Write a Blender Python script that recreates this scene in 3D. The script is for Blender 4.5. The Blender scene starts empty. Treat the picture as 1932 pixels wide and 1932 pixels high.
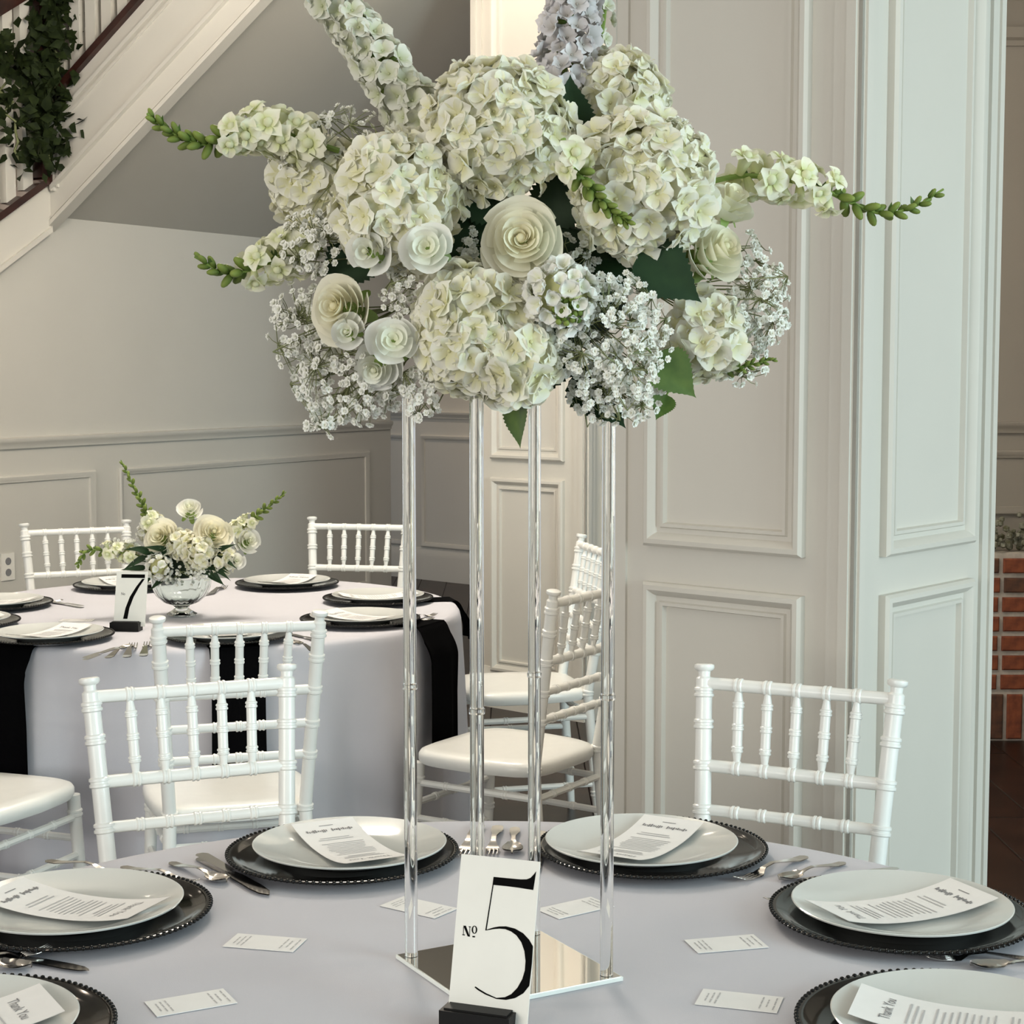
import bpy, math, random
from mathutils import Vector, Matrix, noise
random.seed(5)
PI = math.pi
scene = bpy.context.scene
col = scene.collection

# ------------------------------------------------------------ camera
FPX, PITCH, CAMH = 3300.0, math.radians(4.7), 1.47
cam_d = bpy.data.cameras.new('camera'); cam_d.sensor_fit = 'HORIZONTAL'
cam_d.sensor_width = 36.0; cam_d.lens = 36.0 * FPX / 1932.0; cam_d.clip_end = 60
cam = bpy.data.objects.new('camera', cam_d); col.objects.link(cam)
cam.location = (0, 0, CAMH); cam.rotation_euler = (PI / 2 - PITCH, 0, 0)
scene.camera = cam

# ------------------------------------------------------------ world, window light, added fill, exposure
world = bpy.data.worlds.new('world'); scene.world = world; world.use_nodes = True
bg = world.node_tree.nodes['Background']
bg.inputs[0].default_value = (0.93, 0.96, 1.0, 1); bg.inputs[1].default_value = 0.55
def area(name, loc, target, sx, sy, power, colr):
    l = bpy.data.lights.new(name, 'AREA'); l.shape = 'RECTANGLE'; l.size = sx; l.size_y = sy
    l.energy = power; l.color = colr
    o = bpy.data.objects.new(name, l); col.objects.link(o); o.location = loc
    o.rotation_euler = (Vector(target) - Vector(loc)).to_track_quat('-Z', 'Y').to_euler()
    return o
area('window_daylight', (4.6, -0.3, 1.75), (0.3, 3.2, 1.15), 2.6, 2.2, 190, (0.78, 0.98, 1.0))
area('left_fill', (-3.6, -2.6, 1.9), (-0.4, 4.0, 1.1), 2.6, 2.2, 136, (1.0, 0.94, 0.84))  # warm fill lamp added behind left to lift the left-facing surfaces
vs = scene.view_settings
vs.view_transform = 'Standard'; vs.look = 'None'; vs.exposure = 0.16; vs.gamma = 1.0; vs.use_curve_mapping = False

# ------------------------------------------------------------ helpers
def at(x, y, Y):
    """the point at depth Y that photograph pixel (x, y) shows"""
    dx, dy = (x - 966) / FPX, -(y - 966) / FPX
    c, s = math.cos(PITCH), math.sin(PITCH)
    t = Y / (c + dy * s)
    return Vector((dx * t, Y, CAMH + (-s + dy * c) * t))
def on(x, y, z):
    """the point at height z that photograph pixel (x, y) shows"""
    dx, dy = (x - 966) / FPX, -(y - 966) / FPX
    c, s = math.cos(PITCH), math.sin(PITCH)
    t = (z - CAMH) / (-s + dy * c)
    return Vector((dx * t, (c + dy * s) * t, z))
def frame(z, spin=0.0, hint=(0, 0, 1)):
    z = Vector(z).normalized(); h = Vector(hint)
    if abs(z.dot(h)) > 0.97: h = Vector((0, 1, 0))
    x = h.cross(z).normalized(); y = z.cross(x)
    return Matrix((x, y, z)).transposed() @ Matrix.Rotation(spin, 3, 'Z')
class MB:
    def __init__(s): s.v = []; s.f = []; s.t = []
    def add(s, vs_, fs, tint=None):
        b = len(s.v); s.v += [tuple(p) for p in vs_]; s.f += [tuple(b + i for i in f) for f in fs]
        s.t += list(tint) if tint is not None else [0.0] * len(vs_)
        return s
    def box(s, lo, hi, M=None, off=(0, 0, 0)):
        c = [Vector((x, y, z)) for z in (lo[2], hi[2]) for y in (lo[1], hi[1]) for x in (lo[0], hi[0])]
        if M is not None: c = [M @ p + Vector(off) for p in c]
        return s.add(c, [(0, 2, 3, 1), (4, 5, 7, 6), (0, 1, 5, 4), (2, 6, 7, 3), (0, 4, 6, 2), (1, 3, 7, 5)])
    def tube(s, pts, rad, n=8, caps=True, tint=None):
        pts = [Vector(p) for p in pts]; m = len(pts)
        if not isinstance(rad, (list, tuple)): rad = [rad] * m
        vv = []; ff = []; px = None
        for i, p in enumerate(pts):
            d = pts[min(i + 1, m - 1)] - pts[max(i - 1, 0)]
            if d.length < 1e-9: d = Vector((0, 0, 1))
            d.normalize()
            if px is None:
                h = Vector((0, 0, 1)) if abs(d.z) < 0.9 else Vector((0, 1, 0))
                px = h.cross(d).normalized()
            else:
                px = (px - d * px.dot(d)).normalized()
            py = d.cross(px)
            for k in range(n):
                a = 2 * PI * k / n
                vv.append(p + (px * math.cos(a) + py * math.sin(a)) * rad[i])
        for i in range(m - 1):
            for k in range(n):
                a, b = i * n + k, i * n + (k + 1) % n
                ff.append((a, b, b + n, a + n))
        if caps:
            ff.append(tuple(range(n - 1, -1, -1))); ff.append(tuple((m - 1) * n + k for k in range(n)))
        return s.add(vv, ff, [tint or 0.0] * len(vv))
    def lathe(s, prof, n=48, cap0=False, cap1=False, rib=None):
        vv = []; ff = []
        for (r, z) in prof:
            for k in range(n):
                a = 2 * PI * k / n
                rr = r * (1 + (rib(a, z) if rib else 0))
                vv.append((rr * math.cos(a), rr * math.sin(a), z))
        for i in range(len(prof) - 1):
            for k in range(n):
                a, b = i * n + k, i * n + (k + 1) % n
                ff.append((a, b, b + n, a + n))
        if cap0: ff.append(tuple(range(n - 1, -1, -1)))
        if cap1: ff.append(tuple((len(prof) - 1) * n + k for k in range(n)))
        return s.add(vv, ff)
    def grid(s, fn, nu, nv, tint=None):
        vv = [fn(i / nu, j / nv) for j in range(nv + 1) for i in range(nu + 1)]
        tt = [tint(i / nu, j / nv) for j in range(nv + 1) for i in range(nu + 1)] if tint else None
        w = nu + 1
        ff = [(j * w + i, j * w + i + 1, (j + 1) * w + i + 1, (j + 1) * w + i) for j in range(nv) for i in range(nu)]
        return s.add(vv, ff, tt)
    def merge(s, o, M=None, off=(0, 0, 0), scale=1.0):
        off = Vector(off)
        vv = [(M @ (Vector(p) * scale) if M is not None else Vector(p) * scale) + off for p in o.v]
        return s.add(vv, o.f, o.t)
    def strip(s, A, B, z=0.0):
        n = len(A); vv = [(p[0], p[1], z) for p in A] + [(p[0], p[1], z) for p in B]
        return s.add(vv, [(i, i + 1, n + i + 1, n + i) for i in range(n - 1)])
    def sphere(s, c, r, nu=8, nv=5, sq=(1, 1, 1), tint=0.0):
        c = Vector(c); vv = [c + Vector((0, 0, -r * sq[2]))]; ff = []
        for j in range(1, nv):
            e = -PI / 2 + PI * j / nv
            for k in range(nu):
                a = 2 * PI * k / nu
                vv.append(c + Vector((r * math.cos(e) * math.cos(a) * sq[0], r * math.cos(e) * math.sin(a) * sq[1], r * math.sin(e) * sq[2])))
        vv.append(c + Vector((0, 0, r * sq[2]))); top = len(vv) - 1
        for k in range(nu):
            ff.append((0, 1 + (k + 1) % nu, 1 + k)); ff.append((top, top - nu + k, top - nu + (k + 1) % nu))
        for j in range(nv - 2):
            for k in range(nu):
                a, b = 1 + j * nu + k, 1 + j * nu + (k + 1) % nu
                ff.append((a, b, b + nu, a + nu))
        return s.add(vv, ff, [tint] * len(vv))
    def mesh(s, name, mat, smooth=True, tint=False):
        m = bpy.data.meshes.new(name); m.from_pydata(s.v, [], s.f); m.update()
        if smooth:
            m.polygons.foreach_set('use_smooth', [True] * len(m.polygons))
            if smooth != 'all':
                try: m.set_sharp_from_angle(angle=math.radians(40))
                except Exception: pass
        if tint:
            at_ = m.attributes.new('tint', 'FLOAT', 'POINT'); at_.data.foreach_set('value', s.t)
        if mat: m.materials.append(mat)
        return m
    def build(s, name, mat, parent=None, smooth=True, tint=False, loc=None):
        return link(name, s.mesh(name, mat, smooth, tint), parent, loc)
def link(name, mesh, parent=None, loc=None, rot=None):
    o = bpy.data.objects.new(name, mesh); col.objects.link(o); o.parent = parent
    if loc is not None: o.location = loc
    if rot is not None: o.rotation_euler = rot
    return o
def place(name, mesh, parent, loc, M, scale=1.0):
    """a piece that shares mesh data, put with its own frame"""
    o = bpy.data.objects.new(name, mesh); col.objects.link(o); o.parent = parent
    m4 = M.to_4x4() @ Matrix.Scale(scale, 4); m4.translation = Vector(loc); o.matrix_local = m4
    return o
def tag(o, label=None, cat=None, group=None, kind=None):
    if label: o['label'] = label
    if cat: o['category'] = cat
    if group: o['group'] = group
    if kind: o['kind'] = kind
    return o
def thing(name, loc, label, cat, group=None, rotz=0.0):
    o = bpy.data.objects.new(name, None); col.objects.link(o); o.empty_display_size = 0.05
    o.location = loc; o.rotation_euler = (0, 0, rotz)
    return tag(o, label, cat, group)
def struct(name, loc=(0, 0, 0), rotz=0.0):
    o = bpy.data.objects.new(name, None); col.objects.link(o); o.location = loc; o.rotation_euler = (0, 0, rotz)
    o['kind'] = 'structure'; return o
def copy_tree(o, parent=None):
    c = o.copy(); col.objects.link(c); c.parent = parent
    for ch in list(o.children): copy_tree(ch, c)
    return c

# ------------------------------------------------------------ materials
def mat(name, rgb, rough=0.5, metal=0.0, spec=0.5, coat=0.0, noise_amt=0.0, noise_scale=20.0, bump=0.0, bump_scale=200.0, rgb2=None):
    m = bpy.data.materials.new(name); m.use_nodes = True; nt = m.node_tree
    b = nt.nodes['Principled BSDF']
    b.inputs['Base Color'].default_value = (*rgb, 1); b.inputs['Roughness'].default_value = rough
    b.inputs['Metallic'].default_value = metal; b.inputs['Specular IOR Level'].default_value = spec
    b.inputs['Coat Weight'].default_value = coat; b.inputs['Coat Roughness'].default_value = 0.05
    tc = nt.nodes.new('ShaderNodeTexCoord')
    if noise_amt > 0 or rgb2:
        n = nt.nodes.new('ShaderNodeTexNoise'); n.inputs['Scale'].default_value = noise_scale; n.inputs['Detail'].default_value = 4
        nt.links.new(tc.outputs['Object'], n.inputs['Vector'])
        r = nt.nodes.new('ShaderNodeValToRGB'); e = r.color_ramp.elements
        c2 = rgb2 or tuple(c * (1 - noise_amt) for c in rgb)
        e[0].position = 0.35; e[0].color = (*c2, 1); e[1].position = 0.65; e[1].color = (*rgb, 1)
        nt.links.new(n.outputs['Fac'], r.inputs['Fac']); nt.links.new(r.outputs['Color'], b.inputs['Base Color'])
    if bump > 0:
        n2 = nt.nodes.new('ShaderNodeTexNoise'); n2.inputs['Scale'].default_value = bump_scale; n2.inputs['Detail'].default_value = 3
        nt.links.new(tc.outputs['Object'], n2.inputs['Vector'])
        bp = nt.nodes.new('ShaderNodeBump'); bp.inputs['Strength'].default_value = bump; bp.inputs['Distance'].default_value = 0.002
        nt.links.new(n2.outputs['Fac'], bp.inputs['Height']); nt.links.new(bp.outputs['Normal'], b.inputs['Normal'])
    return m
def petal_mat(name, base, tip, dark=0.10, transl=0.25, rough=0.55):
    """petal colour runs from the throat to the rim; neighbours differ a little"""
    m = bpy.data.materials.new(name); m.use_nodes = True; nt = m.node_tree
    b = nt.nodes['Principled BSDF']; b.inputs['Roughness'].default_value = rough; b.inputs['Specular IOR Level'].default_value = 0.25
    a = nt.nodes.new('ShaderNodeAttribute'); a.attribute_name = 'tint'
    mx = nt.nodes.new('ShaderNodeMix'); mx.data_type = 'RGBA'
    mx.inputs[6].default_value = (*base, 1); mx.inputs[7].default_value = (*tip, 1)
    nt.links.new(a.outputs['Fac'], mx.inputs[0])
    oi = nt.nodes.new('ShaderNodeObjectInfo'); mr = nt.nodes.new('ShaderNodeMapRange')
    mr.inputs[3].default_value = 1 - dark; mr.inputs[4].default_value = 1.0
    nt.links.new(oi.outputs['Random'], mr.inputs[0])
    hs = nt.nodes.new('ShaderNodeHueSaturation'); nt.links.new(mr.outputs[0], hs.inputs['Value'])
    nt.links.new(mx.outputs[2], hs.inputs['Color']); nt.links.new(hs.outputs[0], b.inputs['Base Color'])
    tr = nt.nodes.new('ShaderNodeBsdfTranslucent'); nt.links.new(hs.outputs[0], tr.inputs['Color'])
    ms = nt.nodes.new('ShaderNodeMixShader'); ms.inputs[0].default_value = transl
    nt.links.new(b.outputs[0], ms.inputs[1]); nt.links.new(tr.outputs[0], ms.inputs[2])
    nt.links.new(ms.outputs[0], nt.nodes['Material Output'].inputs['Surface'])
    return m
def glass_mat(name, rgb, ior=1.49, rough=0.0):
    m = mat(name, rgb, rough); b = m.node_tree.nodes['Principled BSDF']
    b.inputs['Transmission Weight'].default_value = 1.0; b.inputs['IOR'].default_value = ior
    return m
M = {}
M['paint'] = mat('painted_wood', (0.66, 0.635, 0.575), 0.42, noise_amt=0.03, noise_scale=3.0, bump=0.04, bump_scale=60)
M['wall'] = mat('wall_paint', (0.60, 0.585, 0.535), 0.55, noise_amt=0.03, noise_scale=2.0, bump=0.05, bump_scale=90)
M['shaded_wall'] = mat('shaded_wall_paint', (0.33, 0.30, 0.255), 0.6, noise_amt=0.03, noise_scale=2.0)  # wall paint darkened: the shade on the far right wall is in its colour
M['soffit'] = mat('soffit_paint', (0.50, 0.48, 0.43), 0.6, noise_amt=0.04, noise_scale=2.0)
M['ceiling'] = mat('ceiling_paint', (0.70, 0.68, 0.64), 0.7, noise_amt=0.02, noise_scale=2.0)
M['mahogany'] = mat('mahogany', (0.045, 0.014, 0.010), 0.35, rgb2=(0.02, 0.007, 0.005), noise_scale=14)
M['floorwood'] = mat('dark_floor_wood', (0.028, 0.013, 0.008), 0.34, spec=.3, rgb2=(0.013, 0.006, 0.004), noise_scale=6)
M['floorbase'] = mat('subfloor', (0.02, 0.012, 0.008), 0.6, noise_amt=0.2)
M['chair'] = mat('white_lacquer', (0.86, 0.87, 0.84), 0.32, coat=0.2, noise_amt=0.02, noise_scale=30)
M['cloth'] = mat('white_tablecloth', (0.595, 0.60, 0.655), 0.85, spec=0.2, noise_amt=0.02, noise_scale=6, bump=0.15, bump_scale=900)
M['napkin'] = mat('black_napkin', (0.0025, 0.0025, 0.003), 0.95, spec=0.03, bump=0.1, bump_scale=700)
M['charger'] = mat('black_gloss', (0.006, 0.006, 0.006), 0.08, spec=0.28, bump=0.02, bump_scale=30)
M['china'] = mat('white_china', (0.64, 0.66, 0.64), 0.10, spec=0.5, coat=0.3, noise_amt=0.01)
M['paper'] = mat('card_paper', (0.84, 0.84, 0.83), 0.7, spec=0.2, noise_amt=0.02, noise_scale=40)
M['ivory'] = mat('ivory_card', (0.80, 0.795, 0.74), 0.6, spec=0.3, noise_amt=0.02, noise_scale=30)
M['ink'] = mat('black_ink', (0.004, 0.004, 0.004), 0.8, spec=0.04, noise_amt=0.1)
M['greyink'] = mat('grey_ink', (0.22, 0.22, 0.23), 0.7, noise_amt=0.1)
M['paleink'] = mat('pale_grey_ink', (0.50, 0.50, 0.51), 0.7, noise_amt=0.1)
M['blackblock'] = mat('black_block', (0.005, 0.005, 0.005), 0.45, spec=0.2, noise_amt=0.1, bump=0.05)
M['steel'] = mat('polished_steel', (0.62, 0.60, 0.57), 0.16, metal=1.0, noise_amt=0.05, noise_scale=60)
M['acrylic'] = glass_mat('clear_acrylic', (0.985, 0.995, 0.985), 1.47)
M['glass'] = glass_mat('pressed_glass', (0.86, 0.92, 0.90), 1.45, 0.05)
M['mirror'] = mat('mirror_acrylic', (0.80, 0.79, 0.76), 0.03, metal=1.0, noise_amt=0.01)
M['edge'] = mat('acrylic_edge', (0.86, 0.90, 0.87), 0.25, noise_amt=0.01)
M['outlet'] = mat('outlet_plastic', (0.82, 0.80, 0.74), 0.4, noise_amt=0.02)
M['lamp'] = bpy.data.materials.new('lamp_glow'); M['lamp'].use_nodes = True
_b = M['lamp'].node_tree.nodes['Principled BSDF']; _b.inputs['Emission Color'].default_value = (1, 0.86, 0.70, 1); _b.inputs['Emission Strength'].default_value = 22
M['mortar'] = mat('mortar', (0.62, 0.56, 0.48), 0.9, noise_amt=0.25, noise_scale=30, bump=0.4, bump_scale=60)
M['brick_red'] = mat('red_brick', (0.30, 0.085, 0.035), 0.85, rgb2=(0.17, 0.045, 0.022), noise_scale=25, bump=0.4, bump_scale=70)
M['brick_dark'] = mat('brown_brick', (0.15, 0.065, 0.035), 0.85, rgb2=(0.075, 0.04, 0.028), noise_scale=25, bump=0.4, bump_scale=70)
M['moss'] = mat('moss', (0.10, 0.10, 0.05), 0.9, rgb2=(0.30, 0.30, 0.24), noise_scale=45)
M['leaf_dark'] = mat('dark_leaf', (0.016, 0.042, 0.013), 0.55, spec=.25, rgb2=(0.010, 0.030, 0.010), noise_scale=35)
M['leaf_mid'] = mat('green_leaf', (0.095, 0.16, 0.030), 0.42, rgb2=(0.055, 0.11, 0.020), noise_scale=35)
M['leaf_garland'] = mat('garland_leaf', (0.022, 0.034, 0.008), 0.7, spec=.15, rgb2=(0.008, 0.014, 0.004), noise_scale=25)
M['stem'] = mat('green_stem', (0.20, 0.30, 0.06), 0.5, noise_amt=0.2, noise_scale=40)
M['twig'] = mat('fine_twig', (0.19, 0.21, 0.09), 0.7, noise_amt=0.2, noise_scale=40)
M['foam'] = mat('floral_foam', (0.012, 0.028, 0.012), 0.9, noise_amt=0.3, noise_scale=60)
M['hyd'] = petal_mat('hydrangea_petal', (0.82, 0.80, 0.46), (0.94, 0.93, 0.82), 0.12)
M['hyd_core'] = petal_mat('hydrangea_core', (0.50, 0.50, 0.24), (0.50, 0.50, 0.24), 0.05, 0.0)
M['rose'] = petal_mat('rose_petal', (0.88, 0.83, 0.55), (0.94, 0.92, 0.79), 0.08, 0.22)
M['white_rose'] = petal_mat('white_petal', (0.80, 0.82, 0.60), (0.95, 0.95, 0.91), 0.06, 0.22)
M['delph'] = petal_mat('delphinium_petal', (0.62, 0.66, 0.40), (0.86, 0.86, 0.77), 0.14)
M['lilac'] = petal_mat('pale_lilac_petal', (0.50, 0.47, 0.42), (0.80, 0.78, 0.80), 0.18)
M['snap'] = petal_mat('snapdragon_petal', (0.70, 0.75, 0.34), (0.93, 0.92, 0.76), 0.10)
M['bud'] = petal_mat('snapdragon_bud', (0.08, 0.14, 0.02), (0.25, 0.32, 0.07), 0.2, 0.1)
M['gyp'] = petal_mat('babys_breath_petal', (0.50, 0.52, 0.34), (0.93, 0.93, 0.88), 0.05, 0.15)

# ------------------------------------------------------------ room axes
A41 = math.radians(40.7)
U = Vector((math.sin(A41), math.cos(A41), 0)); V = Vector((-math.cos(A41), math.sin(A41), 0))
CEIL = 3.4

# floor: slab plus planks
fl = struct('floor')
MB().box((-7, -4, -0.10), (7, 16, -0.021)).build('subfloor', M['floorbase'], fl, smooth=False)
pw, plen = 0.18, 2.4
pm = MB()
def plank(m, w, l):
    b = 0.003
    return m.add([(-w/2, -l/2, -.02), (w/2, -l/2, -.02), (w/2, l/2, -.02), (-w/2, l/2, -.02),
                  (-w/2, -l/2, -b), (w/2, -l/2, -b), (w/2, l/2, -b), (-w/2, l/2, -b),
                  (-w/2+b, -l/2+b, 0), (w/2-b, -l/2+b, 0), (w/2-b, l/2-b, 0), (-w/2+b, l/2-b, 0)],
                 [(3, 2, 1, 0), (0, 1, 5, 4), (1, 2, 6, 5), (2, 3, 7, 6), (3, 0, 4, 7), (4, 5, 9, 8), (5, 6, 10, 9), (6, 7, 11, 10), (7, 4, 8, 11), (8, 9, 10, 11)])
pmesh = plank(pm, pw - .002, plen - .002).mesh('plank', M['floorwood'], smooth=False)
nP = 0
for i in range(-19, 24):
    for j in range(6):
        y = 1.2 + j * plen + ((i * 7) % 5) * plen / 5 - .6
        if y > 14.5: continue
        link('plank', pmesh, fl, (i * pw, y, 0)); nP += 1

# ceiling with recessed lights
ce = tag(MB().box((-7, -4, CEIL), (7, 16, CEIL + .1)).build('ceiling', M['ceiling'], smooth=False), kind='structure')

def moulding(w, h, prof):
    """mitred picture-frame moulding: w x h rectangle in the XZ plane, proud along -Y"""
    m = MB(); vv = []; ff = []
    for (d, o) in prof:
        vv += [(d, -o, d), (w - d, -o, d), (w - d, -o, h - d), (d, -o, h - d)]
    for i in range(len(prof) - 1):
        for k in range(4):
            a, b = 4 * i + k, 4 * i + (k + 1) % 4
            ff.append((a, b, b + 4, a + 4))
    return m.add(vv, ff)
BIG = [(0, -.002), (0, .016), (.006, .023), (.016, .024), (.026, .014), (.030, .006), (.040, .006), (.043, .012), (.050, .012), (.054, -.004)]
THIN = [(0, -.002), (0, .012), (.006, .017), (.014, .016), (.022, .010), (.030, .008), (.034, -.003)]
def bar(profile, L):
    """a straight moulding along +X: profile of (proud, z)"""
    m = MB(); n = len(profile); vv = []
    for x in (0, L): vv += [(x, -p, z) for (p, z) in profile]
    ff = [(i, i + 1, n + i + 1, n + i) for i in range(n - 1)]
    ff.append(tuple(range(n - 1, -1, -1))); ff.append(tuple(range(n, 2 * n)))
    return m.add(vv, ff)
BASE = [(-.002, 0), (.020, 0), (.020, .13), (.016, .15), (.010, .165), (.006, .175), (-.002, .178)]
RAIL = [(-.002, -.045), (.012, -.045), (.014, -.030), (.022, -.020), (.026, -.010), (.026, 0), (-.002, .004)]

# wall on the left under the stairs
WA = math.radians(30.8)
Wd = Vector((math.sin(WA), math.cos(WA), 0)); Wn = Vector((Wd.y, -Wd.x, 0))
W0 = Vector((-2.18, 7.45, 0)); Wrot = math.atan2(Wd.y, Wd.x)
TJ, ZJ = 0.29, 2.13
wl = struct('wall_left', W0, Wrot)          # local x runs along the wall, -y into the room
m = MB(); zl = ZJ - (TJ + 3.0) * 0.62
pts = [(-3.0, 0), (2.909, 0), (2.909, ZJ), (TJ, ZJ), (-3.0, max(zl, .1))]
m.add([(x, 0, z) for x, z in pts] + [(x, .14, z) for x, z in pts],
      [(0, 1, 2, 3, 4), (9, 8, 7, 6, 5)] + [(i, i + 5, (i + 1) % 5 + 5, (i + 1) % 5) for i in range(5)])
m.build('wall_face', M['wall'], wl, smooth=False)
bar(RAIL, 5.9).build('chair_rail', M['wall'], wl, loc=(-3.0, 0, 1.17))
bar(BASE, 5.9).build('baseboard', M['paint'], wl, loc=(-3.0, 0, 0))
for (a, b) in ((-2.9, -1.2), (-1.05, .553), (.705, 2.687)):
    moulding(b - a, .76, THIN).build('panel_moulding', M['wall'], wl, loc=(a, 0, .25))

# recessed wall far behind
B0 = on(840, 1097, 0.0); Brot = math.atan2(-V.y, -V.x)
wb = struct('wall_back', B0, Brot)          # local +x towards the right and nearer
MB().box((-3.5, 0, 0), (3.5, .14, CEIL)).build('wall_face', M['wall'], wb, smooth=False)
bar(RAIL, 7).build('chair_rail', M['wall'], wb, loc=(-3.5, 0, 1.17))
bar([(p, z * 1.25) for p, z in BASE], 7).build('baseboard', M['wall'], wb, loc=(-3.5, 0, 0))
for (a, b) in ((-2.6, -.32), (-.22, 2.3)):
    moulding(b - a, .78, THIN).build('panel_moulding', M['wall'], wb, loc=(a, 0, .23))

# panelled columns
def column(name, corner):
    c = struct(name, corner, math.atan2(-V.y, -V.x))   # local +x = -V (towards the corner edge), local -y = -U (left face)
    S = .62
    # the corner sits at local (0,0); left face runs x -S..0 at y=0 ; right face runs y 0..S at x=0
    MB().box((-S, 0, 0), (0, S, CEIL)).build('shaft', M['paint'], c, smooth=False)
    for k, (ox, oy, rz) in enumerate(((-S, 0, 0), (0, 0, PI / 2), (0, S, PI), (-S, S, -PI / 2))):
        if k > 1 : continue
        for (z0, z1) in ((.16, 1.003), (1.083, 3.24)):
            o = moulding(.402, z1 - z0, BIG).build('panel_moulding', M['paint'], c)
            R = Matrix.Rotation(rz, 3, 'Z'); p = R @ Vector((.109, 0, 0)) + Vector((ox, oy, z0))
            o.location = p; o.rotation_euler = (0, 0, rz)
        for sx in (0.0, S - .055):
            o = MB()
            for (x0, x1, d) in ((0, .055, .008), (.004 if sx == 0 else .030, .026 if sx == 0 else .051, .014)):
                o.box((sx + x0 - (.008 if sx == 0 and x0 == 0 else 0), -d, .14), (sx + x1 + (.008 if sx > 0 and x1 == .055 else 0), .001, CEIL - .15))
            o = o.build('corner_trim', M['paint'], c, smooth=False); o.location = (ox, oy, 0); o.rotation_euler = (0, 0, rz)
        o = bar(BASE, S + .02).build('plinth', M['paint'], c); o.location = Matrix.Rotation(rz, 3, 'Z') @ Vector((-.01, 0, 0)) + Vector((ox, oy, 0)); o.rotation_euler = (0, 0, rz)
    return c
column('panelled_column', Vector((.1958 * 3.5, 3.5, 0)))
column('panelled_column', Vector((.0421 * 7.2, 7.2, 0)))

# far wall on the right with crown and rails
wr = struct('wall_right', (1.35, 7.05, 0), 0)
MB().box((0, 0, 0), (4.6, .14, CEIL)).build('wall_face', M['shaded_wall'], wr, smooth=False)
bar(RAIL, 4.6).build('chair_rail', M['shaded_wall'], wr, loc=(0, 0, 1.255))
bar([(-.002, 0), (.010, 0), (.014, .02), (.028, .03), (.030, .07), (.05, .09), (.055, .13), (.08, .16), (-.002, .17)], 4.6).build('picture_moulding', M['shaded_wall'], wr, loc=(0, 0, 2.74))
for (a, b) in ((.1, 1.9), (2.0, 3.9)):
    moulding(b - a, .26, THIN).build('panel_moulding', M['shaded_wall'], wr, loc=(a, 0, .88))

tag(MB().box((2.40, 4.3, 0), (2.54, 7.05, CEIL)).build('light_block_wall', M['wall'], smooth=False), kind='structure')  # unseen wall added to keep light from the right off the far wall

# ------------------------------------------------------------ staircase
st = struct('staircase', W0, Wrot)
m = MB()                                       # soffit rising from the wall towards the room
sl = .707; run = (CEIL - ZJ) / sl + .3
def soff(x, d, o=0): return (x, -d, ZJ + d * sl + o)
x0, x1 = TJ + .04, 4.4
m.add([soff(x0, -.1), soff(x1, -.1), soff(x1, run), soff(x0, run), soff(x0, -.1, .1), soff(x1, -.1, .1), soff(x1, run, .1), soff(x0, run, .1)],
      [(0, 3, 2, 1), (4, 5, 6, 7), (0, 1, 5, 4), (1, 2, 6, 5), (2, 3, 7, 6), (3, 0, 4, 7)])
m.build('soffit', M['soffit'], st, smooth=False)
# closed stringer of the upper flight: board in the plane x = TJ, face towards -x
SH = .49
m = MB(); p = [(0, -.05), (run, run * sl - .05), (run, run * sl - .05 + SH), (0, SH - .05)]
m.add([(TJ, -d, ZJ + z) for d, z in p] + [(TJ + .05, -d, ZJ + z) for d, z in p],
      [(0, 1, 2, 3), (7, 6, 5, 4), (0, 4, 5, 1), (1, 5, 6, 2), (2, 6, 7, 3), (3, 7, 4, 0)])
m.build('stringer', M['paint'], st, smooth=False)
def slant(name, d0, z0, d1, h, dx0, dx1, matl):
    m = MB(); q = [(d0, z0 + d0 * sl), (d1, z0 + d1 * sl), (d1, z0 + d1 * sl + h), (d0, z0 + d0 * sl + h)]
    m.add([(TJ + dx0, -d, ZJ + z) for d, z in q] + [(TJ + dx1, -d, ZJ + z) for d, z in q],
          [(0, 1, 2, 3), (7, 6, 5, 4), (0, 4, 5, 1), (1, 5, 6, 2), (2, 6, 7, 3), (3, 7, 4, 0)])
    return m.build(name, matl, st, smooth=False)
slant('lower_fillet', 0, -.065, run, .022, -.012, .05, M['paint'])
slant('lower_fillet', 0, -.035, run, .012, -.006, .02, M['paint'])
slant('panel_bead', .05, .075, run, .020, -.024, .01, M['paint'])
slant('panel_bead', .05, .335, run, .020, -.024, .01, M['paint'])
slant('panel_bead', .07, .315, run, .008, -.008, .01, M['paint'])
MB().box((TJ - .014, -.065, ZJ + .105), (TJ + .01, -.045, ZJ + .37)).build('panel_bead', M['paint'], st, smooth=False)
MB().box((TJ - .008, -.085, ZJ + .12), (TJ + .01, -.075, ZJ + .37)).build('panel_bead', M['paint'], st, smooth=False)
slant('shoe_rail', 0, SH - .05, run, .035, -.03, .08, M['mahogany'])
for k in range(16):
    d = .09 + k * .092
    z = ZJ + d * sl + SH - .02
    MB().box((TJ + .01, -d - .028, z), (TJ + .045, -d + .028, z + .9)).build('baluster', M['paint'], st, smooth=False)
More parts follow.
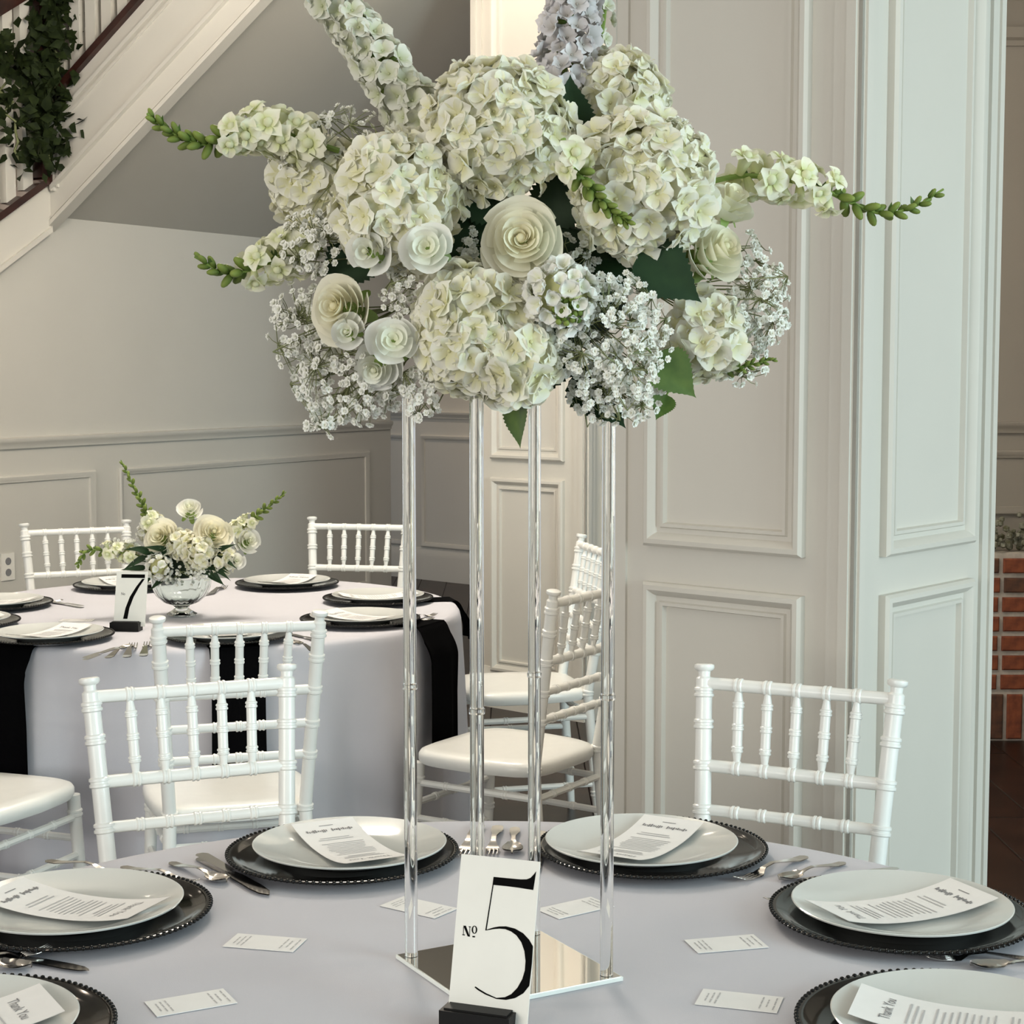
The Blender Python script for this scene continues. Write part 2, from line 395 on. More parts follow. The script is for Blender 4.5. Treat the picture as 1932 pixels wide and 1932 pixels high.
# lower flight running down to the left along the wall
def lslant(name, z0, h, y0, y1, matl, xe=TJ):
    m = MB(); s2 = .62; q = [(xe, z0), (-3, z0 - (xe + 3) * s2), (-3, z0 - (xe + 3) * s2 + h), (xe, z0 + h)]
    m.add([(x, y0, ZJ + z) for x, z in q] + [(x, y1, ZJ + z) for x, z in q],
          [(3, 2, 1, 0), (4, 5, 6, 7), (0, 1, 5, 4), (1, 2, 6, 5), (2, 3, 7, 6), (3, 0, 4, 7)])
    return m.build(name, matl, st, smooth=False)
lslant('stringer', -.05, .20, -.03, .10, M['paint'])
lslant('lower_fillet', -.07, .025, -.042, .02, M['paint'])
lslant('shoe_rail', .15, .035, -.06, .06, M['mahogany'])
for k in range(17):
    x = TJ - .115 - k * .098
    z = ZJ - (TJ - x) * .62 + .17
    MB().box((x - .028, -.018, z), (x + .028, .018, z + .85)).build('baluster', M['paint'], st, smooth=False)
lslant('handrail', .97, .07, -.035, .035, M['mahogany'])
m = MB().box((TJ - .055, -.045, ZJ + .16), (TJ + .035, .045, CEIL - .02))
m.build('newel_post', M['mahogany'], st, smooth=False)
MB().box((-3.2, 1.25, 1.2), (4.4, 1.35, CEIL)).build('stairwell_wall', M['paint'], st, smooth=False)

# ------------------------------------------------------------ recessed ceiling lights
def downlight(x, y, power, spot=True):
    t = thing('recessed_light', (x, y, CEIL), 'round recessed ceiling light with white trim ring', 'ceiling light', 'recessed lights in the ceiling')
    MB().lathe([(.055, 0), (.055, -.004), (.075, -.006), (.085, -.003), (.085, 0)], 24).build('trim_ring', M['chair'], t)
    MB().lathe([(.0, -.002), (.054, -.002)], 24).build('lens', M['lamp'], t)
    l = bpy.data.lights.new('downlight', 'SPOT'); l.energy = power; l.color = (1.0, .80, .62); l.spot_size = 2.2; l.spot_blend = .6; l.shadow_soft_size = .06
    o = bpy.data.objects.new('downlight', l); col.objects.link(o); o.parent = t; o.location = (0, 0, -.03)
for (x, y, p) in ((-.14, 7.17, 8), (-1.3, 3.4, 8), (.9, 2.3, 9), (-1.0, 1.9, 9), (-2.4, 5.4, 30), (-2.75, 8.1, 30), (-.5, 10.6, 75)):
    downlight(x, y, p)

ch = thing('chandelier', (-.55, 5.3, CEIL), 'ring chandelier of small bulbs hanging above table seven', 'chandelier')
MB().lathe([(0, -.002), (.06, -.002), (.06, -.02), (.05, -.03), (0, -.03)], 24).build('ceiling_rose', M['steel'], ch)
MB().tube([(0, 0, -.03), (0, 0, -.42)], .008, 8).build('rod', M['steel'], ch)
MB().tube([(.32 * math.cos(a * PI / 16), .32 * math.sin(a * PI / 16), -.42) for a in range(33)], .010, 8).build('ring', M['steel'], ch)
for k in range(3):
    a = k * PI / 3; MB().tube([(.32 * math.cos(a), .32 * math.sin(a), -.42), (-.32 * math.cos(a), -.32 * math.sin(a), -.42)], .006, 6).build('spoke', M['steel'], ch)
bulbm = MB().sphere((0, 0, .035), .022, 10, 7, (1, 1, 1.4)).mesh('bulb', M['lamp'], 'all')
for k in range(10):
    a = k * 2 * PI / 10; q = MB().tube([(0, 0, 0), (0, 0, .02)], .012, 8).build('bulb_holder', M['steel'], ch, loc=(.32 * math.cos(a), .32 * math.sin(a), -.41)); link('bulb', bulbm, q)
l = bpy.data.lights.new('chandelier_light', 'POINT'); l.energy = 122; l.color = (1.0, .90, .77); l.shadow_soft_size = .30
o = bpy.data.objects.new('chandelier_light', l); col.objects.link(o); o.parent = ch; o.location = (0, 0, -.52)

# ------------------------------------------------------------ leaves and garland
def leaf_mesh(name, L, W, matl, serr=0.0, nu=4, nv=10, droop=.25, fold=.18):
    m = MB()
    def fn(u, v):
        s = (u - .5) * 2
        w = W * ((math.sin(PI * v ** .62) ** .85) * (1 - v ** 3) ** .6 * 1.05 if 0 < v < 1 else 0) + 1e-4
        if serr and abs(s) > .9: w *= 1 + serr * (1 if int(v * nv + .5) % 2 else -1)
        return Vector((s * w, v * L, fold * abs(s) * w - droop * L * v * v))
    return m.grid(fn, nu, nv).mesh(name, matl, 'all')
LEAF = {'small': leaf_mesh('leaf', .055, .016, M['leaf_garland'], nu=2, nv=4),
        'ovate': leaf_mesh('leaf', .085, .032, M['leaf_dark'], serr=.07, nu=6, nv=28, droop=.06),
        'mid': leaf_mesh('leaf', .075, .030, M['leaf_mid'], serr=.06, nu=6, nv=28, droop=.06),
        'lance': leaf_mesh('leaf', .075, .009, M['leaf_dark'], nu=2, nv=6, droop=.35)}
def W(t, d, z): return W0 + Wd * t + Wn * d + Vector((0, 0, z))
gz = thing('leaf_garland', W(TJ - .1, .08, 2.25), 'dark green leafy garland wrapped round the stair newel post', 'garland')
rng = random.Random(3)
def garl(p0, p1, n, spread, nst):
    pts = [p0.lerp(p1, i / 8) + Vector((rng.uniform(-.03, .03), rng.uniform(-.02, .02), 0)) for i in range(9)]
    base = gz.location
    MB().tube([p - base for p in pts], .006, 5).build('stem', M['twig'], gz)
    for k in range(n):
        f = rng.random(); p = p0.lerp(p1, f) + Vector((rng.gauss(0, spread), rng.gauss(0, spread * .7), rng.gauss(0, .03)))
        d = Vector((rng.uniform(-1, 1), rng.uniform(-1, .3), rng.uniform(-1.2, .2)))
        place('leaf', LEAF['small'], gz, p - base, frame(d.cross(Vector((rng.uniform(-1, 1), rng.uniform(-1, 1), .3))), rng.uniform(0, 6)), rng.uniform(.8, 1.5))
garl(W(TJ - .02, .09, 3.1), W(TJ - .03, .09, 2.62), 60, .05, 1)
garl(W(TJ - .05, .09, 2.70), W(TJ - .09, .09, 2.36), 95, .055, 1)
garl(W(TJ - .42, .07, 2.80), W(TJ - .10, .09, 2.72), 60, .045, 1)
garl(W(TJ - .30, .07, 2.66), W(TJ - .22, .07, 2.34), 25, .04, 1)
garl(W(TJ + .06, .12, 3.15), W(TJ + .09, .12, 2.86), 18, .02, 1)

m = MB(); tri = [(0, 0, 0), (.017, .024, .004), (0, .055, -.010), (-.017, .024, .004), (0, .026, -.003)]
for k in range(520):
    q = rng.random()
    if q < .62: p = W(TJ - .02, .10, 3.1).lerp(W(TJ - .10, .09, 2.36), rng.random())
    elif q < .85: p = W(TJ - .50, .07, 2.80).lerp(W(TJ - .08, .09, 2.74), rng.random())
    else: p = W(TJ - .25, .07, 2.70).lerp(W(TJ - .20, .07, 2.38), rng.random())
    p = p + Vector((rng.gauss(0, .045), rng.gauss(0, .03), rng.gauss(0, .04))) - gz.location
    FF = frame((rng.uniform(-1, 1), -1, rng.uniform(-.6, 1)), rng.uniform(0, 6)); kk = rng.uniform(.8, 1.5)
    m.add([FF @ (Vector(v) * kk) + p for v in tri], [(0, 1, 4), (1, 2, 4), (2, 3, 4), (3, 0, 4)])
q = m.build('foliage', M['leaf_garland'], gz, 'all'); q['kind'] = 'stuff'

# outlet
ot = thing('wall_outlet', W(.005, .002, .40), 'pale plastic electrical outlet on the panelled wall under the stairs', 'outlet', rotz=Wrot)
ot.location = W(.022, .001, 0); ot.location.z = 0.62
cvp = MB().box((-.036, -.006, -.058), (.036, 0, .058)).build('cover_plate', M['outlet'], ot, smooth=False)
for z in (-.024, .024):
    MB().lathe([(0, .002), (.016, .002), (.016, 0)], 16).build('socket', M['greyink'], cvp).matrix_local = Matrix.Translation((0, -.006, z)) @ Matrix.Rotation(PI / 2, 4, 'X')

# ------------------------------------------------------------ brick hearth at the far right
FX, FY = 1.72, 6.82
fp = thing('brick_hearth', (FX, FY, 0), 'red brick fireplace surround with pale mortar beside the white column', 'fireplace')
FWd, FZ = .66, .745
MB().box((0, .012, 0), (FWd, .225, FZ)).build('mortar_backing', M['mortar'], fp, smooth=False)
def brickmesh(l, h, mt):
    m = MB(); b = .005
    m.add([(0, .05, 0), (l, .05, 0), (l, .05, h), (0, .05, h), (0, b, 0), (l, b, 0), (l, b, h), (0, b, h), (b, 0, b), (l - b, 0, b), (l - b, 0, h - b), (b, 0, h - b)],
          [(0, 1, 5, 4), (1, 2, 6, 5), (2, 3, 7, 6), (3, 0, 4, 7), (4, 5, 9, 8), (5, 6, 10, 9), (6, 7, 11, 10), (7, 4, 8, 11), (8, 9, 10, 11), (3, 2, 1, 0)])
    return m.mesh('brick', mt, smooth=False)
BK = {(k, c): brickmesh(l, h, M[c]) for k, (l, h) in dict(full=(.188, .058), half=(.088, .058), sold=(.060, .178)).items() for c in ('brick_red', 'brick_dark')}
for i in range(8):
    link('brick', BK['sold', rng.choice(['brick_red', 'brick_dark', 'brick_red'])], fp, (.008 + i * .076, rng.uniform(-.002, .002), .008))
for r in range(7):
    x = .004; z = .206 + r * .0770; alt = r % 2
    while x < FWd - .05:
        k = 'half' if alt else 'full'; l = .088 if alt else .188
        if x + l > FWd: break
        link('brick', BK[k, rng.choice(['brick_red', 'brick_red', 'brick_dark'])], fp, (x, rng.uniform(-.003, .003), z)); x += l + .017
mo = thing('moss_garland', (FX, FY + .10, .745), 'frosted moss garland lying along the top of the brick hearth', 'garland')
m = MB()
for k in range(230):
    p = Vector((rng.uniform(.02, FWd - .02), rng.gauss(0, .035), abs(rng.gauss(.04, .035)) + .014))
    m.sphere(p, rng.uniform(.008, .018), 5, 3)
mm = m.build('moss', M['moss'], mo); mm['kind'] = 'stuff'

# ------------------------------------------------------------ chairs
def turned(path, rads, n=12):
    """path: function t->Vector, rads: list of (t, r)"""
    return MB().tube([path(t) for t, r in rads], [r for t, r in rads], n)
def rings(base, ts, r1, w=.006, t0=0.0, t1=1.0, L=1.0):
    """radius list along t with raised double rings at ts"""
    out = [(t0, base(t0))]
    for t in ts:
        e = w / L
        for (dt, k) in ((-1.6 * e, 0), (-1.2 * e, 1), (-.5 * e, 1), (-.3 * e, .35), (.3 * e, .35), (.5 * e, 1), (1.2 * e, 1), (1.6 * e, 0)):
            tt = t + dt
            if t0 < tt < t1: out.append((tt, base(tt) + k * r1))
    out.append((t1, base(t1))); out.sort()
    return out
def lerp3(pts):
    def f(z):
        for (z0, a), (z1, b) in zip(pts, pts[1:]):
            if z <= z1 or (z1, b) == pts[-1]:
                k = (z - z0) / (z1 - z0); return Vector((a[0] + (b[0] - a[0]) * k, a[1] + (b[1] - a[1]) * k, z))
    return f
RZ = [.885, .735, .655, .58]
def make_chair():
    root = thing('chiavari_chair', (0, 0, 0), 'white chiavari chair', 'chair')
    posts = {}
    for s in (-1, 1):
        f = lerp3([(0, (s * .170, -.225)), (.45, (s * .156, -.188)), (.92, (s * .1825, -.262))]); posts[s] = f
        rr = rings(lambda t: .0155, [.13, .45, .58, .655, .735, .81, .868], .0035, .006, 0, .893)
        rr = [(t, (.012 + .004 * min(1, t / .1)) if t < .1 else r) for t, r in rr]
        pst = turned(f, rr, 14).build('back_post', M['chair'], root)
        turned(f, [(.893, .0155), (.897, .011), (.906, .0115), (.909, .017), (.913, .019), (.918, .0185), (.920, .014)], 14).build('finial', M['chair'], pst)
        g = lerp3([(0, (s * .185, .195)), (.43, (s * .168, .168))])
        turned(g, rings(lambda t: .0125 + .004 * t / .43, [.12, .24, .385], .003, .006, 0, .43), 12).build('front_leg', M['chair'], root)
    for i, z in enumerate(RZ):
        a, b = posts[-1](z), posts[1](z); L = (b - a).length
        k = [.19, .345, .5, .655, .81]
        turned(lambda t, a=a, b=b: a.lerp(b, t), rings(lambda t: .0118 if i < 2 else .0105, k, .0022, .005, 0, 1, L), 10).build('back_rail', M['chair'], root)
    a0, b0 = posts[-1](RZ[0]), posts[1](RZ[0]); a1, b1 = posts[-1](RZ[1]), posts[1](RZ[1])
    for k in (.19, .345, .5, .655, .81):
        p, q = a1.lerp(b1, k), a0.lerp(b0, k)
        prof = lambda t: .0045 + .005 * min(1, min(t, 1 - t) / .22)
        turned(lambda t, p=p, q=q: p.lerp(q, t), rings(prof, [.23, .5, .77], .0022, .004, .03, .97, .15), 10).build('spindle', M['chair'], root)
    # seat
    m = MB(); out = []
    N = 40
    def outline(k, inset):
        a = 2 * PI * k / N; c, s = math.cos(a), math.sin(a)
        x = math.copysign(abs(c) ** .42, c); y = math.copysign(abs(s) ** .42, s)
        w = (.198 if y > 0 else .198 - .022 * -y) - inset; d = .198 - inset
        return x * w, y * d - .004
    lay = [(.022, .424), (.006, .428), (.0, .438), (.0, .452), (.005, .461), (.016, .466), (.05, .466)]
    for ins, z in lay: out += [(*outline(k, ins), z) for k in range(N)]
    ff = [(i * N + k, i * N + (k + 1) % N, (i + 1) * N + (k + 1) % N, (i + 1) * N + k) for i in range(len(lay) - 1) for k in range(N)]
    ff.append(tuple(range(N - 1, -1, -1))); ff.append(tuple((len(lay) - 1) * N + k for k in range(N)))
    m.add(out, ff).build('seat', M['chair'], root)
    fl_ = {s: lerp3([(0, (s * .185, .195)), (.43, (s * .168, .168))]) for s in (-1, 1)}
    def stretch(p, q):
        L = (q - p).length
        turned(lambda t: p.lerp(q, t), rings(lambda t: .0095, [.25, .5, .75], .002, .005, 0, 1, L), 8).build('stretcher', M['chair'], root)
    for z in (.20, .32): stretch(fl_[-1](z), fl_[1](z))
    for s in (-1, 1):
        for z in (.16, .28, .375): stretch(fl_[s](z), posts[s](z))
    stretch(posts[-1](.24), posts[1](.24)); stretch(posts[-1](.375), posts[1](.375))
    return root
chair0 = make_chair()
first = [True]
def put_chair(tx, ty, fx, fy, label):
    """tx, ty: where the top of the back stands; fx, fy: the way the chair faces"""
    f = Vector((fx, fy)).normalized()
    o = chair0 if first[0] else copy_tree(chair0); first[0] = False
    o.location = (tx + f.x * .262, ty + f.y * .262, 0); o.rotation_euler = (0, 0, math.atan2(f.y, f.x) - PI / 2)
    tag(o, label, 'chair', 'white chiavari chairs')
T5 = Vector((-.035, 1.925, 0)); T7 = Vector((-.93, 5.15, 0)); TR = .79; TZ = .76
put_chair(-.588, 3.160, .40, -.92, 'white chiavari chair drawn up to table five in front of the table seven chair')
put_chair(.522, 3.150, -.456, -.89, 'white chiavari chair standing alone against the panelled column')
put_chair(-.612, 3.900, -.276, .96, 'white chiavari chair facing table seven with a black napkin hanging beyond its back')
put_chair(-1.57, 6.27, .42, -.90, 'white chiavari chair beside the wall outlet behind the low flower bowl')
put_chair(-.564, 6.44, -.19, -.98, 'white chiavari chair against the corner where the stair wall ends')
put_chair(.275, 5.617, -.97, -.23, 'white chiavari chair close to the farther column, its seat empty')
put_chair(.205, 4.47, -.83, .55, 'white chiavari chair under the hanging black napkin, turned side on behind acrylic legs')
put_chair(-1.375, 3.86, .33, .94, 'white chiavari chair with only its seat and front legs showing beside the draped cloth')

# ------------------------------------------------------------ tables and cloths
def make_table(c, label, TR=.765):
    t = thing('round_table', c, label, 'table')
    MB().lathe([(0, TZ - .035), (TR - .012, TZ - .035), (TR - .006, TZ - .03), (TR - .006, TZ - .008), (TR - .012, TZ - .004), (0, TZ - .004)], 64).build('tabletop', M['mahogany'], t)
    for k in range(4):
        a = PI / 4 + k * PI / 2
        MB().tube([(.52 * math.cos(a), .52 * math.sin(a), 0), (.42 * math.cos(a), .42 * math.sin(a), TZ - .035)], .02, 8).build('leg', M['steel'], t)
def make_cloth(c, label, seed, k_=1.0):
    t = MB(); n = 240; r = random.Random(seed); ph = [r.uniform(0, 6.28) for _ in range(6)]
    def fold(a): return (.6 * math.sin(13 * a + ph[0]) + .45 * math.sin(19 * a + ph[1]) + .30 * math.sin(8 * a + ph[2]) + .22 * math.sin(31 * a + ph[3]))
    prof = [(0.0, 0, 0), (.3, 0, 0), (.6, 0, 0), (.76, 0, 0), (.782, -.001, 0), (.792, -.005, .0), (.798, -.013, .02), (.802, -.03, .06)]
    for k in range(1, 13): prof.append((.803 + .004 * k / 12, -.03 - .70 * k / 12, .06 + .94 * (k / 12) ** .8))
    vv = []; ff = []
    for (rad, z, k) in prof:
        for i in range(n):
            a = 2 * PI * i / n; rr = (rad + .040 * k * fold(a)) * k_ if rad > 0 else 0
            vv.append((rr * math.cos(a), rr * math.sin(a), TZ + z))
    for j in range(len(prof) - 1):
        for i in range(n):
            a, b = j * n + i, j * n + (i + 1) % n
            ff.append((a, b, b + n, a + n) if j else (a, b + n, a + n))
    t.add(vv, ff)
    o = t.build('tablecloth', M['cloth'], None, 'all', loc=c); tag(o, label, 'tablecloth', 'white tablecloths')
make_table(T5, 'round banquet table hidden under the cloth below the tall flowers')
make_table(T7, 'round banquet table hidden under the cloth below the low flower bowl')
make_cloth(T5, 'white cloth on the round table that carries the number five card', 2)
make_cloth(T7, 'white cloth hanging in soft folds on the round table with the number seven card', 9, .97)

# ------------------------------------------------------------ place settings
def charger_mesh():
    m = MB().lathe([(0, .001), (.098, .001), (.130, .005), (.155, .0095), (.166, .0130), (.167, .0150), (.164, .0165), (.158, .0155), (.150, .0122), (.140, .0095), (.105, .0050), (.100, .004), (0, .004)], 96)
    b = MB()
    for k in range(110):
        a = 2 * PI * k / 110; b.sphere((.1655 * math.cos(a), .1655 * math.sin(a), .0153), .0031, 6, 4)
    return m.mesh('dish', M['charger']), b.mesh('beaded_rim', M['charger'], 'all')
CH = charger_mesh()
PL = MB().lathe([(0, .003), (.070, .003), (.074, 0), (.080, 0), (.084, .003), (.100, .0075), (.125, .0145), (.1395, .0195), (.1405, .0215), (.139, .0222), (.124, .0170), (.100, .0105), (.088, .0080), (.078, .0068), (0, .0065)], 96).mesh('plate', M['china'])
CW, CL = .098, .232
def card_z(y): return .0085 + .0135 * (abs(y) / (CL / 2)) ** 2.2 + .0025
CARD = MB()
CARD.grid(lambda u, v: Vector(((u - .5) * CW, (v - .5) * CL, card_z((v - .5) * CL))), 2, 24)
CARD.grid(lambda u, v: Vector(((u - .5) * CW, (.5 - v) * CL, card_z((v - .5) * CL) - .0004)), 2, 24)
CARDM = CARD.mesh('sheet', M['paper'], 'all')
def lines_mesh(name, rows, matl, zf, off=.0005):
    """rows: (y, x0, x1, thickness)"""
    m = MB()
    for (y, xa, xb, th) in rows:
        m.add([(xa, y - th, zf(y - th) + off), (xb, y - th, zf(y - th) + off), (xb, y + th, zf(y + th) + off), (xa, y + th, zf(y + th) + off)], [(0, 1, 2, 3)])
    return m.mesh(name, matl, smooth=False)
def text_mesh(s, size, matl, cx, cy, zf, off=.0006, sx=1.0, bold=0.0):
    cu = bpy.data.curves.new('txt', 'FONT'); cu.body = s; cu.size = size; cu.align_x = 'CENTER'; cu.align_y = 'CENTER'; cu.offset = bold; cu.resolution_u = 3
    ob = bpy.data.objects.new('txt', cu); col.objects.link(ob)
    dg = bpy.context.evaluated_depsgraph_get(); me = bpy.data.meshes.new_from_object(ob.evaluated_get(dg))
    bpy.data.objects.remove(ob); bpy.data.curves.remove(cu)
    for v in me.vertices:
        x, y = v.co.x * sx + cx, v.co.y + cy; v.co = (x, y, zf(y) + off)
    me.materials.clear(); me.materials.append(matl); me.name = 'lettering'
    return me
rg = random.Random(8)
rows = [(.058, -.030, .030, .0011), (.051, -.026, .028, .0011), (.044, -.022, .020, .0011), (.030, -.030, .031, .0010)]
rows += [(.022 - k * .0075, -.034 + rg.uniform(0, .010), .034 - rg.uniform(0, .010), .0010) for k in range(8)]
rows += [(-.048, -.024, .030, .0011), (-.055, -.020, .026, .0011)]
BODY = lines_mesh('body_text', rows, M['paleink'], card_z)
THANK = text_mesh('Thank You', .0175, M['greyink'], 0, .080, card_z, sx=.8)
srow = []
x = -.036
while x < .036:                                 # the signature at the foot: strokes too blurred to read as letters
    h = rg.choice([.0020, .0034, .0026, .0046]); w = rg.uniform(.0016, .0030)
    if not (-.004 < x < .003): srow.append((-.083 + rg.uniform(-.001, .001), x, x + w, h))
    x += w + rg.uniform(.0007, .0015)
srow.append((-.0995, -.011, .011, .0008))
SIGN = lines_mesh('signature', srow, M['greyink'], card_z)
SEATS5 = [('far left', 650, 1612, 111, 'in front of the chair drawn up to table five'),
          ('far right', 1235, 1605, 68, 'in front of the chair against the column')]
def setting(c, r, ang, label_pl, label_ch, label_cd, grp, pr=(0, 0), cardrot=0.0, card=True):
    a = math.radians(ang); d = Vector((math.cos(a), math.sin(a), 0)); p = c + d * r + Vector((0, 0, TZ))
    t = thing('charger_plate', p, label_ch, 'charger', grp + ' chargers')
    link('dish', CH[0], t); link('beaded_rim', CH[1], t)
    pp = p + Vector((pr[0], pr[1], .0045))
    o = tag(link('dinner_plate', PL, None, pp), label_pl, 'plate', grp + ' dinner plates')
    if card:
        t = thing('menu_card', pp, label_cd, 'card', grp + ' cards', a + PI / 2 + cardrot)
        link('sheet', CARDM, t); link('lettering', THANK, t); link('body_text', BODY, t); link('signature', SIGN, t)
def ang_r(c, p): v = Vector((p[0] - c.x, p[1] - c.y)); return math.degrees(math.atan2(v.y, v.x)), v.length
S5 = [((-.2454, 2.510), (.010, .008), .10, 'behind the left acrylic leg'),
      ((.2050, 2.535), (-.016, 0), -.12, 'facing the column chair'),
      ((-.557, 2.238), (-.010, .002), .12, 'nearest the left table edge'),
      ((.500, 2.226), (.002, .006), -.05, 'below the white column'),
      ((-.588, 1.820), (-.012, 0), .30, 'beside the crossed cutlery'),
      ((.470, 1.836), (.011, 0), -.12, 'with a greenish cast')]
for (p, pr, cr, w) in S5:
    a, r = ang_r(T5, (p[0], p[1] - .027))
    setting(T5, r, a, 'white china plate on table five ' + w, 'glossy black charger on table five ' + w, 'white thank you card on the table five plate ' + w, 'table five', pr, cr)
S7 = [(178, .61, 'beside the wall outlet'), (124, .57, 'behind the number seven card'), (69, .55, 'in front of the chair by the wall corner'),
      (15, .54, 'by the empty chair near the farther column'), (329, .59, 'with the right hand black napkin under it'), (287, .63, 'seen through the chair spindles'),
      (245, .67, 'with the wide black napkin at its edge'), (211, .70, 'mostly cut off beyond the cutlery')]
for (a, r, w) in S7:
    setting(T7, r, a, 'white china plate on table seven ' + w, 'glossy black charger on table seven ' + w, 'white card on the table seven plate ' + w, 'table seven')

# black napkins hanging over the edge of table seven
def napkin(ang, w, drop, label, r0=.50, TR=.772):
    a = math.radians(ang); m = MB(); T = []
    L1 = TR + .006 - r0
    def fn(u, v):
        s = (u - .5) * w; tot = L1 + drop; q = v * tot
        if q < L1: rr, z = r0 + q, TZ + .002
        else:
            k = q - L1; rr, z = TR + .000 + .052 * math.sin(PI / 2 * min(1, k / .10)) + .010 * math.sin(9 * s / w + 1) * min(1, k / .2), TZ + .002 - k
            if k < .03: z = TZ + .002 - k * k / .03
        s2 = s * (1 + .10 * max(0, v - .5))
        return Vector((rr * math.cos(a) - s2 * math.sin(a), rr * math.sin(a) + s2 * math.cos(a), z))
    m.grid(fn, 10, 90)
    m.grid(lambda u, v: fn(1 - u, v) - Vector((math.cos(a) * .003 * (v > .5), math.sin(a) * .003 * (v > .5), .0015)), 10, 90)
    tag(m.build('napkin', M['napkin'], None, 'all', loc=T7), label, 'napkin', 'black napkins on table seven')
napkin(-25, .165, .345, 'black napkin hanging from table seven above the side-on chair seat')
napkin(-73, .135, .36, 'black napkin hanging from table seven behind the chair spindles')
napkin(-118, .17, .40, 'wide black napkin hanging from table seven above the cut-off chair seat')
napkin(15, .10, .12, 'short black napkin end under the plate near the farther column')

# cutlery -------------------------------------------------------------
def spline(pts, y):
    for (a, va), (b, vb) in zip(pts, pts[1:]):
        if y <= b: k = (y - a) / (b - a); return va + (vb - va) * k
    return pts[-1][1]
def flat_piece(wp, zp, th, L, n=26, nx=4, dish=None):
    m = MB()
    def fn(u, v, o=0):
        y = v * L; s = (u - .5) * 2; w = spline(wp, y); z = spline(zp, y) + o
        if dish: z += dish(s, y)
        return Vector((s * w, y, z))
    m.grid(lambda u, v: fn(u, v, th), nx, n); m.grid(lambda u, v: fn(1 - u, v, 0), nx, n)
    return m
ZP = [(0, .003), (.03, .003), (.10, .013), (.125, .010), (.14, .002), (.175, .0015), (.20, .006)]
def handle_w(k=1.0): return [(0, .003), (.004, .0095 * k), (.03, .0105 * k), (.07, .0065 * k), (.105, .004), (.125, .004)]
SPOON = flat_piece(handle_w() + [(.132, .008), (.145, .017), (.162, .0205), (.180, .017), (.192, .008), (.195, .002)], ZP, .0018, .195, dish=lambda s, y: (.006 * s * s if y > .13 else 0)).mesh('spoon', M['steel'], 'all')
mf = flat_piece(handle_w() + [(.132, .007), (.142, .0115), (.152, .012)], ZP, .0018, .152)
for k in range(4):
    x = -.0098 + k * .0065
    mf.tube([(x, .150, .003), (x, .172, .0025), (x, .188, .005), (x * .98, .198, .0085)], [.0019, .0018, .0016, .0009], 6)
FORK = mf.mesh('fork', M['steel'], 'all')
KH = flat_piece([(0, .004), (.006, .010), (.05, .0095), (.09, .0075), (.105, .006)], [(0, .001), (.105, .001)], .006, .105).mesh('handle', M['steel'], 'all')
KB = flat_piece([(.0, .007), (.02, .0095), (.08, .0105), (.105, .008), (.118, .001)], [(0, .003), (.118, .002)], .0016, .118).mesh('blade', M['steel'], 'all')
def cutlery(kind, a, b, label, grp='table five cutlery', dz=0.0):
    """a: pixel of the handle end, b: pixel of the tip"""
    p, q = on(a[0], a[1], TZ + .002), on(b[0], b[1], TZ + .002); d = q - p; rz = math.atan2(d.y, d.x) - PI / 2
    k = max(.72, min(1.02, d.length / .20)); Lk = .220 if kind == 'knife' else (.198 if kind == 'fork' else .195)
    p = q - d.normalized() * Lk * k; p.z = TZ + .001 + dz
    if kind == 'knife':
        t = thing('table_knife', p, label, 'knife', grp, rz); link('handle', KH, t)
        o = link('blade', KB, t, (0, .104, 0)); t.scale = (k, k, k)
    else:
        tag(link(kind, SPOON if kind == 'spoon' else FORK, None, p, (0, 0, rz)), label, kind, grp).scale = (k, k, k)
cutlery('fork', (228, 1637), (372, 1668), 'steel fork lying beside the black charger with its tines up')
cutlery('fork', (150, 1636), (235, 1650), 'steel fork almost hidden behind the left hand plate')
cutlery('spoon', (330, 1632), (428, 1668), 'steel spoon between a fork and a dark bladed knife')
cutlery('knife', (380, 1619), (506, 1690), 'steel knife with a dark reflecting blade beside a spoon')
cutlery('fork', (905, 1558), (868, 1622), 'steel fork behind the front acrylic leg')
cutlery('fork', (940, 1560), (925, 1620), 'steel fork with tines just clear of the acrylic leg')
cutlery('spoon', (972, 1562), (966, 1615), 'steel spoon lying alone between the two far plates')
cutlery('knife', (1022, 1568), (1003, 1655), 'steel knife behind the rear acrylic leg')
cutlery('fork', (1522, 1618), (1392, 1664), 'steel fork whose tines reach the far black charger')
cutlery('spoon', (1584, 1632), (1470, 1664), 'steel spoon between a fork and a half hidden knife')
cutlery('knife', (1672, 1645), (1505, 1662), 'steel knife whose handle lies behind the right hand plate')
cutlery('fork', (1600, 1672), (1446, 1703), 'steel fork with tines poking out from the right hand charger')
cutlery('knife', (-40, 1796), (166, 1832), 'steel knife crossed by a fork beside the card that reads thank you')
cutlery('fork', (-60, 1834), (95, 1800), 'steel fork resting across a knife beside two chargers', dz=.006)
cutlery('spoon', (-70, 1812), (60, 1830), 'steel spoon under the crossed fork')
cutlery('fork', (1945, 1812), (1745, 1808), 'steel fork in the blue shadow of the right hand charger')
cutlery('spoon', (1990, 1825), (1830, 1826), 'steel spoon just behind the greenish plate')
